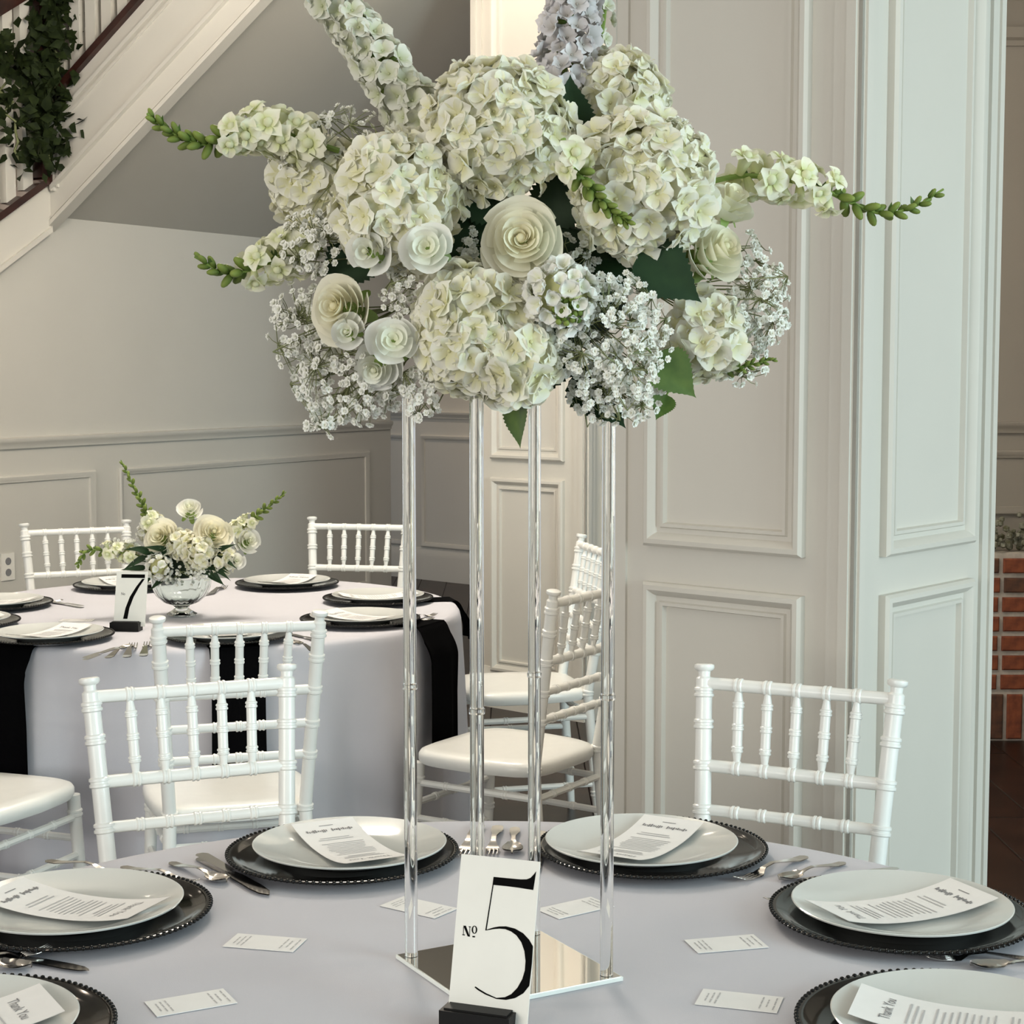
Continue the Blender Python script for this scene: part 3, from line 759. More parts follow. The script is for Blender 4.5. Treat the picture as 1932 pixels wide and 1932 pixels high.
for k, (kd, a, b, lb) in enumerate([('knife', (165, 1243), (222, 1222), 'steel knife by the wide black napkin'), ('spoon', (200, 1244), (245, 1222), 'steel spoon by the wide black napkin'),
        ('fork', (235, 1248), (252, 1218), 'steel fork next to the chair post on table seven'), ('fork', (268, 1244), (280, 1216), 'steel fork touching the chair post on table seven'),
        ('fork', (68, 1138), (118, 1134), 'steel fork between two far chargers on table seven'), ('knife', (150, 1145), (90, 1135), 'steel knife between two far chargers on table seven'),
        ('fork', (396, 1122), (425, 1108), 'steel fork beside the glass flower bowl'), ('knife', (345, 1130), (405, 1120), 'steel knife beside the glass flower bowl'),
        ('fork', (760, 1172), (822, 1160), 'steel fork next to the right hand black napkin'), ('fork', (745, 1176), (818, 1168), 'second steel fork next to the right hand black napkin'),
        ('spoon', (598, 1232), (552, 1214), 'steel spoon beside the chair finial on table seven'), ('knife', (585, 1206), (545, 1196), 'steel knife beside the chair finial on table seven')]):
    cutlery(kd, a, b, lb, 'table seven cutlery')

# ------------------------------------------------------------ small printed cards (their codes left out)
QM = MB().box((-.046, -.0255, 0), (.046, .0255, .0006)).mesh('sheet', M['paper'], smooth=False)
QTs = []
for grp_ in (((-.037, .012), (-.031, .016), (-.025, .018)), ((.025, .018), (.032, .012), (.040, .019))):
  qm = MB()
  for (xc, hh) in grp_:
    for (ya, yb) in ((-hh, -hh * .3), (-hh * .18, hh * .45), (hh * .55, hh)):
        qm.add([(xc - .0008, ya, .0009), (xc + .0008, ya, .0009), (xc + .0008, yb, .0009), (xc - .0008, yb, .0009)], [(0, 1, 2, 3)])
  QTs.append(qm.mesh('print', M['paleink'], smooth=False))
for (c, e, lb) in [((500, 1780), (564, 1785), 'small white printed card near the edge of the left hand charger'), ((360, 1893), (424, 1882), 'small white printed card beside the crossed knife and fork'),
                   ((1370, 1782), (1430, 1777), 'small white printed card left of the right hand charger'), ((1395, 1890), (1460, 1897), 'small white printed card close to the greenish plate'),
                   ((790, 1713), (830, 1722), 'small white printed card behind an acrylic leg and the number card'), ((1085, 1714), (1125, 1705), 'small white printed card between the rear and right acrylic legs'),
                   ((145, 1171), (158, 1171), 'small white printed card near the number seven card'), ((98, 1192), (110, 1194), 'small white printed card above the wide napkin plate')]:
    p, q = on(*c, TZ), on(*e, TZ); d = q - p
    t = thing('printed_card', p + Vector((0, 0, .0008)), lb, 'card', 'small printed table cards', math.atan2(d.y, d.x))
    link('sheet', QM, t)
    for qt in QTs: link('print', qt, t)['kind'] = 'stuff'

# ------------------------------------------------------------ number cards
def number_card(name, base, yaw, lean, w, h, glyphs, label):
    t = thing(name, base, label, 'table number', None, yaw)
    MB().box((-.040, -.018, 0), (.040, .020, .024)).build('block', M['blackblock'], t, smooth=False)
    MB().box((-.036, -.014, .024), (.036, .016, .026)).build('block_top', M['blackblock'], t, smooth=False)
    R = Matrix.Translation((.008, .002, .012)) @ Matrix.Rotation(-lean, 4, 'X')
    o = MB().box((-w / 2, -.0006, 0), (w / 2, .0006, h)).build('panel', M['ivory'], t, smooth=False); o.matrix_local = R
    for (nm, g) in glyphs:
        o = link(nm, g, t); o.matrix_local = R @ Matrix.Translation((0, -.0009, 0)) @ Matrix.Rotation(PI / 2, 4, 'X')
w5, h5 = .0915, .172
def cardmap(p):
    # measured on the slanted card, brought back to upright card coordinates
    x, y = p[0] - 120, p[1] - 40
    det = 1070 * 1260 - (-120) * 110
    a = (x * 1260 - y * (-120)) / det; b = (1070 * y - 110 * x) / det
    return ((a - .5) * w5, h5 - b * .1145)
def gstrip(pairs):
    m = MB(); m.strip([cardmap(p[0]) for p in pairs], [cardmap(p[1]) for p in pairs]); return m
five = gstrip([((562, 318), (548, 412)), ((760, 337), (735, 430)), ((930, 352), (905, 450)), ((1010, 352), (980, 462)), ((1060, 335), (1040, 470)), ((1100, 300), (1075, 475)), ((1137, 258), (1096, 479))])
five.merge(gstrip([((548, 412), (562, 414)), ((450, 945), (468, 940))]))
outer = [(450, 942), (560, 912), (640, 900), (730, 899), (850, 925), (960, 980), (1040, 1055), (1090, 1132), (1076, 1320), (1058, 1460), (1040, 1585), (960, 1672), (850, 1728), (730, 1750), (600, 1740), (450, 1690), (350, 1640), (305, 1608)]
inner = [(452, 948), (560, 932), (640, 926), (720, 932), (800, 960), (870, 1005), (935, 1085), (975, 1185), (990, 1300), (980, 1410), (945, 1510), (880, 1610), (800, 1682), (715, 1718), (600, 1727), (470, 1678), (370, 1628), (320, 1598)]
five.merge(gstrip(list(zip(outer, inner))))
no_ = MB()
for q in ([((150, 890), (185, 890)), ((210, 1015), (240, 1020))], [((150, 905), (158, 905)), ((148, 1000), (155, 1000))], [((236, 905), (243, 905)), ((232, 1015), (240, 1018))],
          [((138, 990), (138, 1002)), ((172, 993), (172, 1005))], [((225, 897), (225, 907)), ((255, 900), (255, 910))], [((275, 1010), (275, 1026)), ((312, 1012), (312, 1028))]):
    no_.merge(gstrip(q))
oo, oi_ = [], []
for k in range(17):
    a = 2 * PI * k / 16; oo.append((303 + 38 * math.cos(a), 938 + 48 * math.sin(a))); oi_.append((303 + 19 * math.cos(a), 938 + 40 * math.sin(a)))
no_.merge(gstrip(list(zip(oo, oi_))))
def flat(mb, name): return mb.mesh(name, M['ink'], smooth=False)
b5 = on(905, 1945, TZ)
number_card('table_number_card', b5, math.radians(-20), math.radians(14), w5, h5, [('numeral', flat(five, 'numeral')), ('lettering', flat(no_, 'lettering'))], 'ivory card with a large slender numeral five standing on the near table')
w7, h7 = .088, .150
sev = MB().strip([(-.030, .142), (.036, .142)], [(-.030, .132), (.036, .132)])
sev.strip([(.036, .130), (.022, .108), (.008, .080), (-.002, .050), (-.006, .020)], [(.029, .130), (.013, .108), (-.003, .080), (-.013, .050), (-.018, .020)])
n7 = text_mesh('No', .011, M['ink'], -.022, .088, lambda y: 0, 0, .8)
b7 = on(238, 1190, TZ)
number_card('table_number_card', b7, math.radians(-6), math.radians(14), w7, h7, [('numeral', flat(sev, 'numeral')), ('lettering', n7)], 'ivory card with a slanting numeral seven standing beside the glass bowl')

# ------------------------------------------------------------ acrylic stand
SC = Vector((-.0055, 2.02, TZ)); SA = math.radians(29)
sd = thing('flower_stand', SC, 'tall four legged clear acrylic flower stand on a mirrored base', 'flower stand', None, SA)
hs = .099; ld = .085
MB().box((-hs, -hs, .0005), (hs, hs, .005)).build('base_plate', M['edge'], sd, smooth=False)
MB().box((-hs + .0015, -hs + .0015, .0051), (hs - .0015, hs - .0015, .0056)).build('base_mirror', M['mirror'], sd, smooth=False)
STOP = .70
for (sx, sy) in ((-1, -1), (1, -1), (1, 1), (-1, 1)):
    L = MB().tube([(0, 0, .006), (0, 0, .33)], .0078, 16).build('leg', M['acrylic'], sd, loc=(sx * ld, sy * ld, 0))
    MB().tube([(0, 0, .3302), (0, 0, .336)], .0088, 16).build('joint_ring', M['acrylic'], L)
    MB().tube([(0, 0, .3362), (0, 0, STOP)], .0078, 16).build('upper_leg', M['acrylic'], L)
MB().box((-hs, -hs, STOP), (hs, hs, STOP + .006)).build('top_plate', M['acrylic'], sd, smooth=False)

# ------------------------------------------------------------ flowers
def petal(L, Wd_, cup, curl, nu=3, nv=4, ruffle=0.0, r=random):
    m = MB(); ph = r.uniform(0, 6)
    def fn(u, v):
        s = (u - .5) * 2; w = Wd_ * (math.sin(PI * (.12 + .70 * v)) ** .8)
        z = cup * s * s * w + curl * L * v * v + ruffle * L * math.sin(3.2 * s + ph) * v * v
        return Vector((s * w, L * (.06 + .94 * v) * (1 - .10 * s * s * v), z))
    return m.grid(fn, nu, nv, lambda u, v: min(1, v * 1.5))
def floret(n, L, Wd_, cup, curl, r, lift=.35, ruffle=.05):
    m = MB()
    for k in range(n):
        R = Matrix.Rotation(2 * PI * k / n + r.uniform(-.15, .15), 3, 'Z') @ Matrix.Rotation(lift + r.uniform(-.15, .2), 3, 'X')
        m.merge(petal(L * r.uniform(.88, 1.1), Wd_ * r.uniform(.9, 1.1), cup, curl + r.uniform(-.1, .1), ruffle=ruffle, r=r), R)
    m.sphere((0, 0, .001), L * .12, 5, 3, tint=0.0)
    return m
fr = random.Random(21)
FL_H = [floret(4, .0170, .0128, .45, -.20, fr, lift=.40, ruffle=.16).mesh('floret', M['hyd'], 'all', True) for _ in range(6)]
FL_D = [floret(5, .0165, .0100, .35, -.15, fr, lift=.45, ruffle=.16).mesh('floret', M['delph'], 'all', True) for _ in range(4)]
FL_L = [floret(5, .0160, .0075, .30, .0, fr, lift=.45, ruffle=.18).mesh('floret', M['lilac'], 'all', True) for _ in range(4)]
FL_S = [floret(6, .0135, .0085, .40, .10, fr, lift=.55, ruffle=.22).mesh('floret', M['white_rose'], 'all', True) for _ in range(4)]
FC = at(985, 500, 2.03)                       # heart of the arrangement
def hydrangea(x, y, Y, R, label, seed, dens=1.0, tintm=None, squash=1.0, grp='hydrangea heads in the tall arrangement', out=None, fmesh=FL_H, fs=1.0):
    r = random.Random(seed); c = at(x, y, Y) if not isinstance(x, Vector) else x
    t = thing('hydrangea', c, label, 'hydrangea', grp)
    d0 = (c - FC) if out is None else Vector(out)
    d0 = (d0 + Vector((0, -.10, .02))).normalized()
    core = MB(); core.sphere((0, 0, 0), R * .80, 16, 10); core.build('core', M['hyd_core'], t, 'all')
    n = int(dens * 4 * PI * R * R / (.00042 * fs * fs)); ga = PI * (3 - math.sqrt(5))
    for k in range(n):
        z = 1 - 2 * (k + .5) / n; q = math.sqrt(1 - z * z); d = Vector((q * math.cos(k * ga), q * math.sin(k * ga), z))
        if d.dot(d0) < -.45: continue
        lump = 1 + .10 * noise.noise(d * 2.2 + Vector((seed, 0, 0)))
        p = d * R * lump * r.uniform(.86, 1.0)
        nd = (d + Vector((r.uniform(-.4, .4), r.uniform(-.4, .4), r.uniform(-.4, .4)))).normalized()
        place('floret', r.choice(fmesh), t, p, frame(nd, r.uniform(0, 6.3)), r.uniform(.92, 1.25) * fs)
    return t
hydrangea(942, 250, 1.96, .076, 'cream hydrangea head at the top middle of the tall arrangement', 1)
hydrangea(755, 385, 1.95, .072, 'ivory hydrangea head above the small white lisianthus', 2)
hydrangea(600, 350, 2.06, .052, 'small ivory hydrangea head behind bare twigs of baby\'s breath', 3)
hydrangea(1205, 355, 1.96, .080, 'large cream hydrangea head behind the green snapdragon tip', 4)
hydrangea(1165, 195, 2.08, .054, 'cream hydrangea head beneath the pale lilac delphinium', 5)
hydrangea(905, 625, 1.92, .070, 'creamy yellow hydrangea head under the large rose', 6)
hydrangea(1318, 635, 1.99, .046, 'cream hydrangea head below the serrated dark leaf', 7)
hydrangea(975, 685, 1.89, .040, 'ruffled white hydrangea cluster at the bottom beside the baby\'s breath', 8)
hydrangea(1060, 560, 1.87, .034, 'white ruffled stock blossom with a green centre', 9, fmesh=FL_S, fs=.8)
m = MB()
sb = thing('stock_bud_tuft', at(1072, 585, 1.838), 'green bud tuft in the middle of the white stock blossom', 'flower buds')
for k in range(22):
    a = k * 2.4; q = .0035 * math.sqrt(k)
    d = Vector((q * math.cos(a), q * math.sin(a), 0)); FRM = frame((.15, -1, .1))
    m.sphere(FRM @ d + Vector((0, q * .4, 0)), .0036, 6, 4, tint=fr.random())
m.build('buds', M['bud'], sb, 'all', True)

def rose_meshes(R, n, matl, open_=0.0, seed=1):
    """petals of one rose, opening along +Z: a tight spiral heart inside wide, leaning outer petals"""
    r = random.Random(seed); out = []
    for k in range(n):
        f = k / (n - 1)
        rt = R * (.07 + .93 * f ** 1.15) if not open_ else R * (.22 + .78 * f)      # radius at the rim
        rb = R * (.05 + .34 * f)                                                    # radius at the base
        zt = R * (.52 + .22 * math.sin(PI * min(1, f * 1.5)) - .46 * max(0, f - .45) ** 1.2 * 1.9)
        zb = zt - R * (.30 + .75 * f)
        wk = 1.35 - .22 * f; a0 = k * 2.399 + r.uniform(-.25, .25); ph = r.uniform(0, 6); curl = R * (.04 + .17 * f * f); tw = r.uniform(.05, .16) * (1 - .4 * f)
        m = MB()
        def fn(u, v):
            s = (u - .5) * 2
            e = 1 - (.10 + .20 * f) * abs(s) ** 2.6                                 # rounded rim, dropping at the sides
            rr = rb + (rt - rb) * math.sin(PI / 2 * min(1, v * 1.05)) ** (1.1 + .5 * f)
            rr += curl * max(0, v - .72) * 3.4 * (1 - .5 * abs(s)) + R * tw * s * v * .55
            rr += R * .10 * max(0, f - .5) * max(0, 1 - 2.2 * abs(s)) * v * v
            rr += R * .020 * math.sin(3.0 * s + ph) * v * v * (.4 + f)
            z = zb + (zt * e - zb) * v - curl * 2.2 * max(0, v - .86) * (.3 + f)
            a = a0 + s * wk * (1 - .12 * v)
            return Vector((rr * math.cos(a), rr * math.sin(a), z))
        m.grid(fn, 9, 9, lambda u, v: min(1.0, .05 + .75 * f + .35 * v))
        out.append(m.mesh('petal', matl, 'all', True))
    return out
def rose(x, y, Y, R, axis, label, seed, n=24, matl=None, open_=0.0, grp='roses in the tall arrangement', name='rose', cat='rose'):
    c = at(x, y, Y) if not isinstance(x, Vector) else x
    t = thing(name, c, label, cat, grp); Fm = frame(axis, random.Random(seed).uniform(0, 6))
    for pm_ in rose_meshes(R, n, matl or M['rose'], open_, seed): place('petal', pm_, t, (0, 0, 0), Fm)
    if not open_:
        hm = MB().sphere((0, 0, R * .46), R * .13, 10, 6, tint=.1).mesh('heart', matl or M['rose'], 'all', True); place('heart', hm, t, (0, 0, 0), Fm)
    m = MB()
    for k in range(5):
        a = k * 2 * PI / 5
        m.merge(petal(R * .9, R * .22, .2, -.2), Matrix.Rotation(a, 3, 'Z') @ Matrix.Rotation(-.3, 3, 'X'), (0, 0, -R * .42))
    m.tube([(0, 0, -R * .35), (0, 0, -R * 1.6)], R * .09, 6)
    o = m.mesh('calyx', M['stem'], 'all'); place('calyx', o, t, (0, 0, 0), Fm)
    return t
rose(985, 455, 1.885, .043, (-.06, -1, .10), 'large open cream rose at the middle of the tall arrangement', 1, n=26)
rose(645, 582, 1.93, .036, (-.45, -.85, .12), 'cream rose low on the left among baby\'s breath', 2, n=24)
rose(1350, 475, 1.98, .036, (.55, -.65, .30), 'cream rose turned sideways above the serrated dark leaf', 3, n=20)
rose(1378, 382, 2.0, .027, (.45, -.50, .70), 'cream rose bud turned upward beside the right snapdragon', 4, n=16)
rose(712, 690, 1.93, .027, (-.25, -.8, -.35), 'white rose nodding downward at the lower left', 5, n=18, matl=M['white_rose'])
rose(655, 628, 1.91, .019, (-.1, -.9, .1), 'small half open greenish white bloom below the left rose', 6, n=10, matl=M['white_rose'])
rose(808, 470, 1.875, .027, (-.15, -1, .15), 'white lisianthus with an open dark centre next to the large rose', 7, n=12, matl=M['white_rose'], open_=.25, name='lisianthus', cat='lisianthus', grp='lisianthus in the tall arrangement')
rose(742, 645, 1.885, .026, (.05, -1, .20), 'white lisianthus with an open centre at the lower left', 8, n=12, matl=M['white_rose'], open_=.25, name='lisianthus', cat='lisianthus', grp='lisianthus in the tall arrangement')
rose(695, 475, 1.90, .024, (-.3, -.9, .0), 'half closed white bloom on the face of the ivory hydrangea', 9, n=10, matl=M['white_rose'])

# spires
def bez(P, n):
    """smooth path through points P (Catmull-Rom)"""
    P = [P[0] * 2 - P[1]] + P + [P[-1] * 2 - P[-2]]; out = []
    segs = len(P) - 3
    for i in range(segs):
        a, b, c, d = P[i:i + 4]
        for k in range(n):
            t = k / n
            out.append(.5 * ((2 * b) + (c - a) * t + (2 * a - 5 * b + 4 * c - d) * t * t + (3 * b - a - 3 * c + d) * t ** 3))
    out.append(P[-2]); return out
def blossom_mesh(seed):
    r = random.Random(seed); m = MB()
    m.grid(lambda u, v: Vector(((.0035 + .0035 * v) * math.cos(2 * PI * u), (.0035 + .0035 * v) * math.sin(2 * PI * u), .018 * v)), 8, 4, lambda u, v: v * .7)
    for k in range(5):
        R = Matrix.Rotation(2 * PI * k / 5, 3, 'Z') @ Matrix.Rotation(.55 + r.uniform(-.3, .3), 3, 'X')
        m.merge(petal(.013, .0085, .5, -.5, ruffle=.2, r=r), R, Vector((0, 0, .015)) + R @ Vector((0, .003, 0)))
    m.sphere((0, .002, .018), .0055, 7, 5, tint=.55)
    return m.mesh('blossom', M['snap'], 'all', True)
SNB = [blossom_mesh(k) for k in range(4)]
def bud_mesh():
    m = MB(); m.sphere((0, 0, .008), .0052, 8, 6, (1, .85, 1.9), 0.6); m.v and None
    m.t = [min(1, max(0, p[2] / .017)) for p in m.v]
    return m.mesh('bud', M['bud'], 'all', True)
BUD = bud_mesh()
SEP = leaf_mesh('bract', .016, .0035, M['leaf_mid'], nu=2, nv=4, droop=.2)
def snapdragon(P, nb, nbud, label, seed, grp='snapdragon stems in the tall arrangement', sc=1.0, dens=1.0, pref=None):
    r = random.Random(seed); path = bez(P, 10); n = len(path); b = path[0]
    t = thing('snapdragon', b, label, 'snapdragon', grp)
    MB().tube([p - b for p in path], [(.0036 - .0022 * i / n) * sc for i in range(n)], 6).build('stem', M['stem'], t)
    tot = nb + nbud
    for k in range(tot):
        f = .10 + .88 * (k / tot) ** .92; i = min(n - 2, int(f * (n - 1))); p = path[i].lerp(path[i + 1], f * (n - 1) - i)
        tg = (path[i + 1] - path[max(0, i - 1)]).normalized(); Fm = frame(tg)
        a = k * 2.399 + r.uniform(-.3, .3); side = Fm @ Vector((math.cos(a), math.sin(a), 0))
        if pref: side = (side + Vector(pref) * .6).normalized()
        if k < nb:
            d = (side + tg * .35).normalized(); place('blossom', r.choice(SNB), t, p - b + side * .002, frame(d, r.uniform(0, 6)), r.uniform(1.1, 1.45) * sc * (1 - .28 * k / max(1, nb)))
        else:
            g = (k - nb) / max(1, nbud); d = (side * (1.0 - .45 * g) + tg * (.7 + .4 * g)).normalized()
            place('bud', BUD, t, p - b + side * .001, frame(d), (1.25 - .60 * g) * sc)
        if r.random() < .5: place('bract', SEP, t, p - b, frame(side.cross(tg), r.uniform(-.5, .5)), .8 * sc)
    return t
def pts(L, Y0, Y1): n = len(L); return [at(x, y, Y0 + (Y1 - Y0) * i / (n - 1)) for i, (x, y) in enumerate(L)]
snapdragon(pts([(640, 285), (570, 262), (500, 244), (440, 258), (380, 272), (325, 250), (277, 214)], 2.02, 1.98), 19, 22, 'snapdragon reaching out to the left in front of the stair soffit', 1)
snapdragon(pts([(610, 470), (540, 480), (480, 506), (425, 515), (367, 484)], 2.0, 1.96), 11, 12, 'short snapdragon reaching left in front of the plain wall', 2)
snapdragon(pts([(1330, 345), (1400, 332), (1470, 338), (1540, 352), (1600, 380), (1660, 402), (1720, 392), (1780, 357)], 2.02, 2.05), 16, 21, 'long snapdragon reaching right across the white column', 3)
snapdragon(pts([(1062, 262), (1085, 315), (1120, 365), (1155, 400), (1192, 424)], 1.86, 1.83), 5, 26, 'green tipped snapdragon pointing down across the right hydrangea', 4, sc=.85)
snapdragon(pts([(1350, 700), (1400, 692), (1465, 676)], 2.0, 1.99), 1, 18, 'small green snapdragon tip below the right baby\'s breath', 5, sc=.55)
def delphinium(P, n, R, label, seed, fm, sm, sc=1.0, r0=.9):
    r = random.Random(seed); path = bez(P, 10); m_ = len(path); b = path[0]
    t = thing('delphinium', b, label, 'delphinium', 'delphinium spires in the tall arrangement')
    MB().tube([p - b for p in path], .003, 6).build('stem', sm, t)
    for k in range(n):
        f = (k + .5) / n; i = min(m_ - 2, int(f * (m_ - 1))); p = path[i].lerp(path[i + 1], f * (m_ - 1) - i)
        tg = (path[i + 1] - path[i]).normalized(); a = k * 2.399; side = frame(tg) @ Vector((math.cos(a), math.sin(a), 0))
        q = R * r.uniform(.55, 1.0) * (1 - .35 * f)
        place('floret', r.choice(fm), t, p - b + side * q, frame((side + tg * r.uniform(-.1, .5)).normalized(), r.uniform(0, 6)), sc * r.uniform(.85, 1.2) * (1 - .25 * f))
        if k % 3 == 0: place('bud', BUD, t, p - b + side * q * .4, frame(side), .7)
    return t
delphinium(pts([(800, 235), (745, 160), (690, 80), (640, 20), (585, -60), (545, -110)], 2.04, 2.06), 95, .030, 'white delphinium spire leaning left over the stair soffit', 1, FL_D, M['stem'], 1.15)
delphinium(pts([(1060, 190), (1068, 110), (1080, 40), (1088, -40), (1092, -110)], 2.07, 2.10), 105, .037, 'pale lilac delphinium spire standing upright at the top', 2, FL_L, M['stem'], 1.0)
delphinium(pts([(1120, 120), (1135, 60), (1142, 0), (1148, -60)], 2.12, 2.14), 18, .012, 'thin greenish white delphinium tip beside the lilac spire', 3, FL_D, M['stem'], .7)

# baby's breath
def gyp_blossom(r):
    m = MB()
    for lay, (n, L, lift) in enumerate(((6, .0046, .15), (5, .0036, .75))):
        for k in range(n):
            R = Matrix.Rotation(2 * PI * (k + .5 * lay) / n, 3, 'Z') @ Matrix.Rotation(lift, 3, 'X'); w = L * .42
            vv = [R @ Vector(p) for p in ((0, 0, 0), (w, L * .6, .0003), (w * .6, L, .0005), (-w * .6, L, .0005), (-w, L * .6, .0003))]
            m.add(vv, [(0, 1, 2, 3, 4)], [.25, .9, 1, 1, .9])
    return m
GB = [gyp_blossom(fr) for _ in range(3)]
def spray(center, rad, n, root, label, seed, grp='baby\'s breath sprays in the tall arrangement', shell=.35, bs=1.0, out=None):
    r = random.Random(seed); b = root
    t = thing('babys_breath', b, label, 'baby\'s breath', grp)
    bl = MB(); stm = MB(); o = Vector(out) if out else (center - root)
    o = o.normalized() if o.length > 1e-6 else Vector((0, -1, 0))
    nodes = []
    nb = max(3, n // 14)
    for k in range(nb):
        d = Vector((r.gauss(0, .45), r.gauss(0, .45), r.gauss(0, .45)))
        p = center + Vector((d.x * rad[0], d.y * rad[1], d.z * rad[2])); nodes.append(p)
        mid = root.lerp(p, .5) + Vector((0, 0, r.uniform(-.01, .01)))
        stm.tube([root - b, mid - b, p - b], [.0011, .0009, .0007], 3, caps=False)
    for k in range(n):
        while True:
            d = Vector((r.uniform(-1, 1), r.uniform(-1, 1), r.uniform(-1, 1)))
            if shell < d.length < 1: break
        p = center + Vector((d.x * rad[0], d.y * rad[1], d.z * rad[2]))
        nd = min(nodes, key=lambda q: (q - p).length)
        tip = p; stm.tube([nd - b, nd.lerp(tip, .6) + Vector((0, 0, r.uniform(-.003, .003))) - b, tip - b], [.0007, .0005, .0004], 3, caps=False)
        ax = (p - nd).normalized() * .6 + o * .5 + Vector((0, -.6, .2)) + Vector((r.uniform(-.5, .5), r.uniform(-.5, .5), r.uniform(-.5, .5)))
        bl.merge(r.choice(GB), frame(ax, r.uniform(0, 6)), tip - b, r.uniform(.8, 1.2) * bs)
    stm.build('stems', M['twig'], t)
    q = bl.build('blossoms', M['gyp'], t, 'all', True); q['kind'] = 'stuff'
    return t
def sp(x, y, Y, rx, ry, rd, n, label, seed, root=None, **k):
    k1 = Y / FPX
    return spray(at(x, y, Y), (rx * k1, rd, ry * k1), n, root or at(x + (985 - x) * .45, y + (520 - y) * .45, 2.02), label, seed, **k)
sp(1150, 640, 1.90, 118, 130, .05, 430, 'big baby\'s breath spray low on the right of the front', 1)
sp(1160, 745, 1.95, 95, 60, .05, 190, 'baby\'s breath hanging down over the right acrylic leg', 2)
sp(1428, 575, 2.02, 62, 100, .05, 250, 'baby\'s breath bunch at the far right edge', 3)
sp(1400, 700, 2.02, 50, 30, .03, 30, 'sparse baby\'s breath sprig below the right hydrangea', 4)
sp(660, 720, 1.97, 110, 90, .05, 290, 'baby\'s breath spray drooping at the lower left', 5)
sp(610, 790, 1.97, 40, 40, .03, 28, 'tip of baby\'s breath hanging lowest at the left', 6)
sp(575, 625, 1.99, 68, 98, .05, 170, 'loose baby\'s breath spray standing out at the left edge', 7)
sp(590, 460, 1.98, 66, 64, .04, 150, 'dense baby\'s breath below the small ivory hydrangea', 8)
sp(655, 255, 2.04, 85, 60, .04, 75, 'airy baby\'s breath sprig over the left hydrangea heads', 9)
sp(1265, 245, 2.06, 42, 32, .03, 60, 'small dark baby\'s breath sprig at the upper right', 10, bs=.7)
sp(765, 555, 1.93, 50, 55, .03, 80, 'baby\'s breath between the two lisianthus', 11)
sp(885, 470, 1.95, 30, 50, .03, 18, 'few baby\'s breath blossoms left of the large rose', 12)
sp(1110, 470, 1.95, 55, 40, .03, 20, 'few baby\'s breath blossoms right of the large rose', 13)
sp(795, 745, 1.93, 38, 58, .03, 60, 'baby\'s breath over the left acrylic leg', 14)
sp(545, 300, 2.03, 40, 60, .03, 70, 'baby\'s breath at the edge of the small ivory hydrangea', 15)
sp(1420, 460, 2.04, 40, 25, .03, 14, 'thin twiggy baby\'s breath beside the sideways rose', 16)

# leaves of the arrangement
foam = thing('floral_foam', at(1000, 545, 2.04), 'dark green foam and foliage deep inside the tall arrangement', 'floral foam')
m = MB(); m.sphere((0, 0, 0), .085, 20, 12, (1.35, .7, .95)); m.build('block', M['foam'], foam, 'all')
def leaf(x, y, Y, kind, tip, sc, label, tw=0.0, grp='leaves in the tall arrangement'):
    p = at(x, y, Y); q = at(tip[0], tip[1], tip[2] if len(tip) > 2 else Y - .01); d = (q - p).normalized()
    nrm = Vector((0, -1, .25)); nrm = (nrm - d * nrm.dot(d)).normalized(); xx = d.cross(nrm)
    Fm = Matrix((xx, d, nrm)).transposed() @ Matrix.Rotation(tw, 3, 'Y')
    t = thing('leaf', p, label, 'leaf', grp)
    src = LEAF[kind]; place('blade', src, t, (0, 0, 0), Fm, sc)
    MB().tube([(0, 0, 0), -d * .02], .0012, 5).build('stalk', M['stem'], t)
leaf(1205, 480, 1.925, 'ovate', (1322, 566), 1.02, 'dark serrated leaf in front of the lower right hydrangea')
leaf(1235, 672, 1.925, 'mid', (1315, 750), .86, 'lighter green leaf below the right side baby\'s breath')
leaf(978, 745, 1.93, 'mid', (977, 826), .80, 'pointed leaf hanging between two acrylic legs', 1.0)
leaf(1075, 265, 1.99, 'ovate', (1076, 165), .85, 'dark upright leaf between the two top hydrangeas')
leaf(950, 395, 1.97, 'ovate', (862, 345), .95, 'dark leaf under the top middle hydrangea')
leaf(1258, 745, 1.96, 'mid', (1245, 775), .45, 'small leaf at the bottom right of the tall arrangement')
for i, (a, b) in enumerate([((1000, 480), (880, 400)), ((1000, 500), (1140, 430)), ((1010, 520), (830, 520)), ((1050, 500), (1190, 510)), ((960, 520), (820, 560)), ((1030, 420), (1060, 370)), ((940, 430), (870, 470)), ((1120, 480), (1230, 500)), ((1000, 560), (1100, 460)), ((700, 450), (640, 520)), ((1050, 640), (1000, 740)), ((1090, 700), (1150, 770))]):
    leaf(a[0], a[1], 1.99, 'ovate', b, 1.0, 'dark filler leaf seen in the gaps around the large rose', grp='dark filler leaves around the large rose')

# ------------------------------------------------------------ low arrangement on table seven
gb = on(343, 1162, TZ); gb.z = TZ + .001
bowl = thing('glass_bowl', gb, 'footed ribbed glass bowl holding the low flowers on table seven', 'bowl')
prof = [(.0, .004), (.040, .002), (.044, .006), (.030, .014), (.020, .022), (.024, .030), (.050, .040), (.072, .060), (.083, .085), (.087, .112), (.084, .112), (.080, .086), (.068, .062), (.046, .045), (.0, .040)]
MB().lathe(prof, 72, rib=lambda a, z: .02 * math.cos(18 * a) if z > .035 else 0).build('bowl_body', M['glass'], bowl)
BY = gb.y
G7 = 'low arrangement on table seven'
fo7 = thing('floral_foam', gb + Vector((0, 0, .150)), 'dark green foam inside the low glass bowl arrangement', 'floral foam')
m = MB(); m.sphere((0, 0, 0), .062, 16, 10, (1.1, .9, .7)); m.build('block', M['foam'], fo7, 'all')
r7 = 'roses in the low arrangement'
rose(305, 1015, BY - .05, .050, (-.25, -.9, .35), 'big cream rose on the left of the low arrangement', 31, n=20, grp=r7)
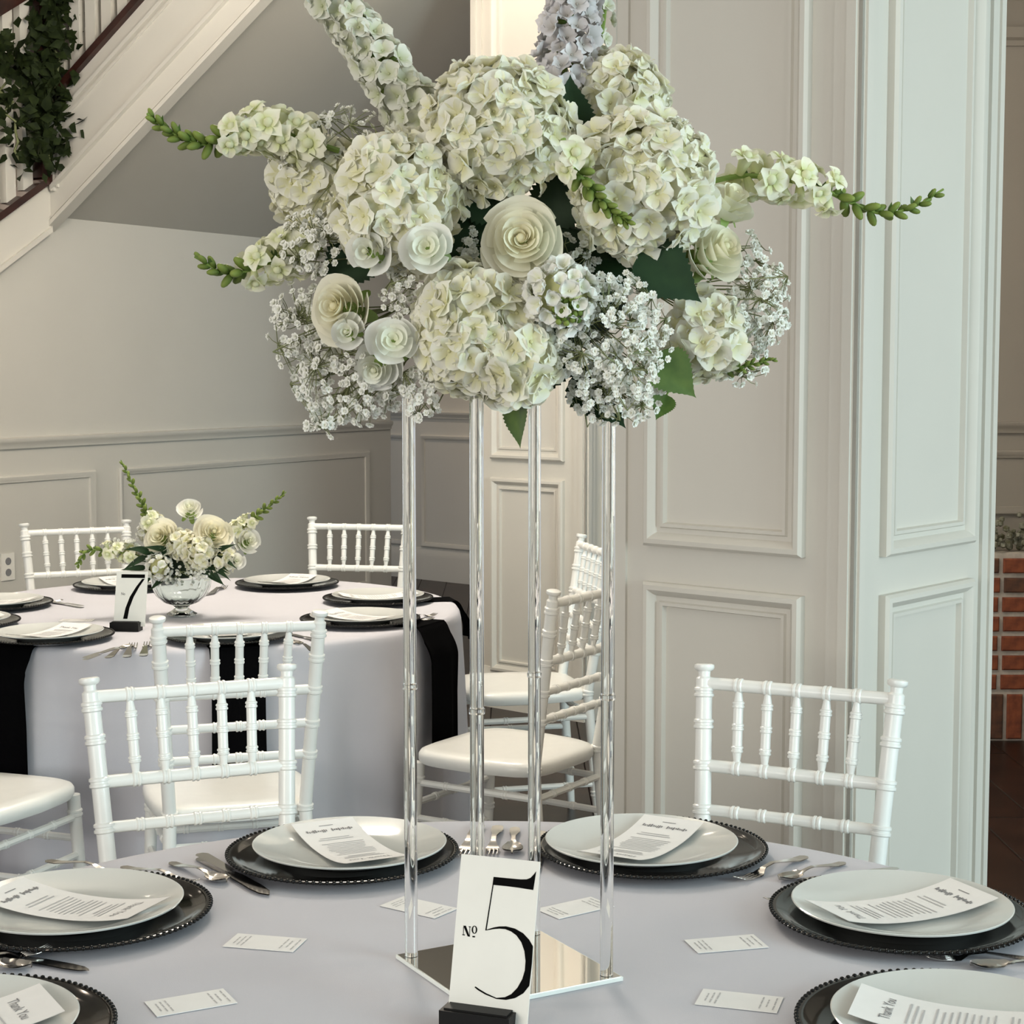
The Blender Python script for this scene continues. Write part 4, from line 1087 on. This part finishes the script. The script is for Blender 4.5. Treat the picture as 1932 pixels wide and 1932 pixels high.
rose(402, 1008, BY - .05, .052, (.3, -.85, .45), 'big cream rose on the right of the low arrangement', 32, n=20, grp=r7)
rose(358, 962, BY, .036, (.05, -.7, .7), 'pinkish white rose at the top of the low arrangement', 33, n=16, grp=r7, matl=M['white_rose'])
rose(468, 1022, BY - .02, .038, (.5, -.8, .3), 'round white bloom at the right edge of the low arrangement', 34, n=14, grp=r7, matl=M['white_rose'])
rose(446, 1058, BY - .06, .024, (.3, -.9, .2), 'small greenish bud at the lower right of the low arrangement', 35, n=10, grp=r7, matl=M['white_rose'])
hydrangea(at(300, 1070, BY - .08), 0, 0, .032, 'white stock cluster at the front left of the low arrangement', 36, grp='clusters in the low arrangement', out=(0, -1, 0), fmesh=FL_S)
hydrangea(at(375, 1045, BY - .07), 0, 0, .042, 'greenish hydrangea in the middle of the low arrangement', 37, grp='clusters in the low arrangement', out=(0, -1, 0), dens=.8)
hydrangea(at(290, 1000, BY + .02), 0, 0, .040, 'white cluster behind the left rose of the low arrangement', 38, grp='clusters in the low arrangement', out=(0, -1, .5), dens=.8, fmesh=FL_S)
hydrangea(at(345, 1030, BY - .04), 0, 0, .040, 'pale cluster between the two big roses of the low arrangement', 39, grp='clusters in the low arrangement', out=(0, -1, 0), dens=.8)
hydrangea(at(420, 1055, BY - .05), 0, 0, .034, 'greenish white cluster under the right rose of the low arrangement', 40, grp='clusters in the low arrangement', out=(0, -1, 0), dens=.8)
hydrangea(at(245, 1040, BY - .02), 0, 0, .028, 'white stock at the left side of the low arrangement', 46, grp='clusters in the low arrangement', out=(-.5, -1, 0), fmesh=FL_S)
g7s = 'snapdragons in the low arrangement'
snapdragon([at(292, 1000, BY), at(268, 950, BY), at(228, 868, BY)], 5, 22, 'tall green snapdragon tip rising left from the low arrangement', 41, g7s, 1.1)
snapdragon([at(425, 1020, BY), at(470, 985, BY), at(540, 928, BY)], 14, 14, 'white snapdragon slanting right from the low arrangement', 42, g7s, 1.1)
snapdragon([at(270, 1050, BY - .03), at(210, 1040, BY - .05), at(165, 1040, BY - .06), at(144, 1070, BY - .07)], 7, 14, 'snapdragon drooping left from the low arrangement', 43, g7s, 1.1)
spray(at(345, 1085, BY - .08), (.085, .03, .03), 60, gb + Vector((0, 0, .12)), 'baby\'s breath spilling over the glass bowl rim', 44, 'baby\'s breath in the low arrangement')
spray(at(225, 1035, BY - .03), (.06, .03, .035), 45, gb + Vector((0, 0, .14)), 'baby\'s breath at the left of the low arrangement', 45, 'baby\'s breath in the low arrangement')
for i in range(44):
    a = rng.uniform(0, 2 * PI); side = rng.choice([-1, 1, 1, -1])
    x0 = 343 + side * rng.uniform(20, 70); y0 = rng.uniform(1035, 1085); dx = side * rng.uniform(25, 75); dy = rng.uniform(-25, 40)
    p = at(x0, y0, BY - .06); q = at(x0 + dx, y0 + dy, BY - .10); d = (q - p).normalized()
    t = thing('leaf', p, 'narrow dark leaf splaying out of the low glass bowl arrangement', 'leaf', 'narrow leaves in the low arrangement')
    nrm = Vector((rng.uniform(-.4, .4), -1, .5)); nrm = (nrm - d * nrm.dot(d)).normalized()
    place('blade', LEAF['lance'], t, (0, 0, 0), Matrix((d.cross(nrm), d, nrm)).transposed(), rng.uniform(.65, 1.05))
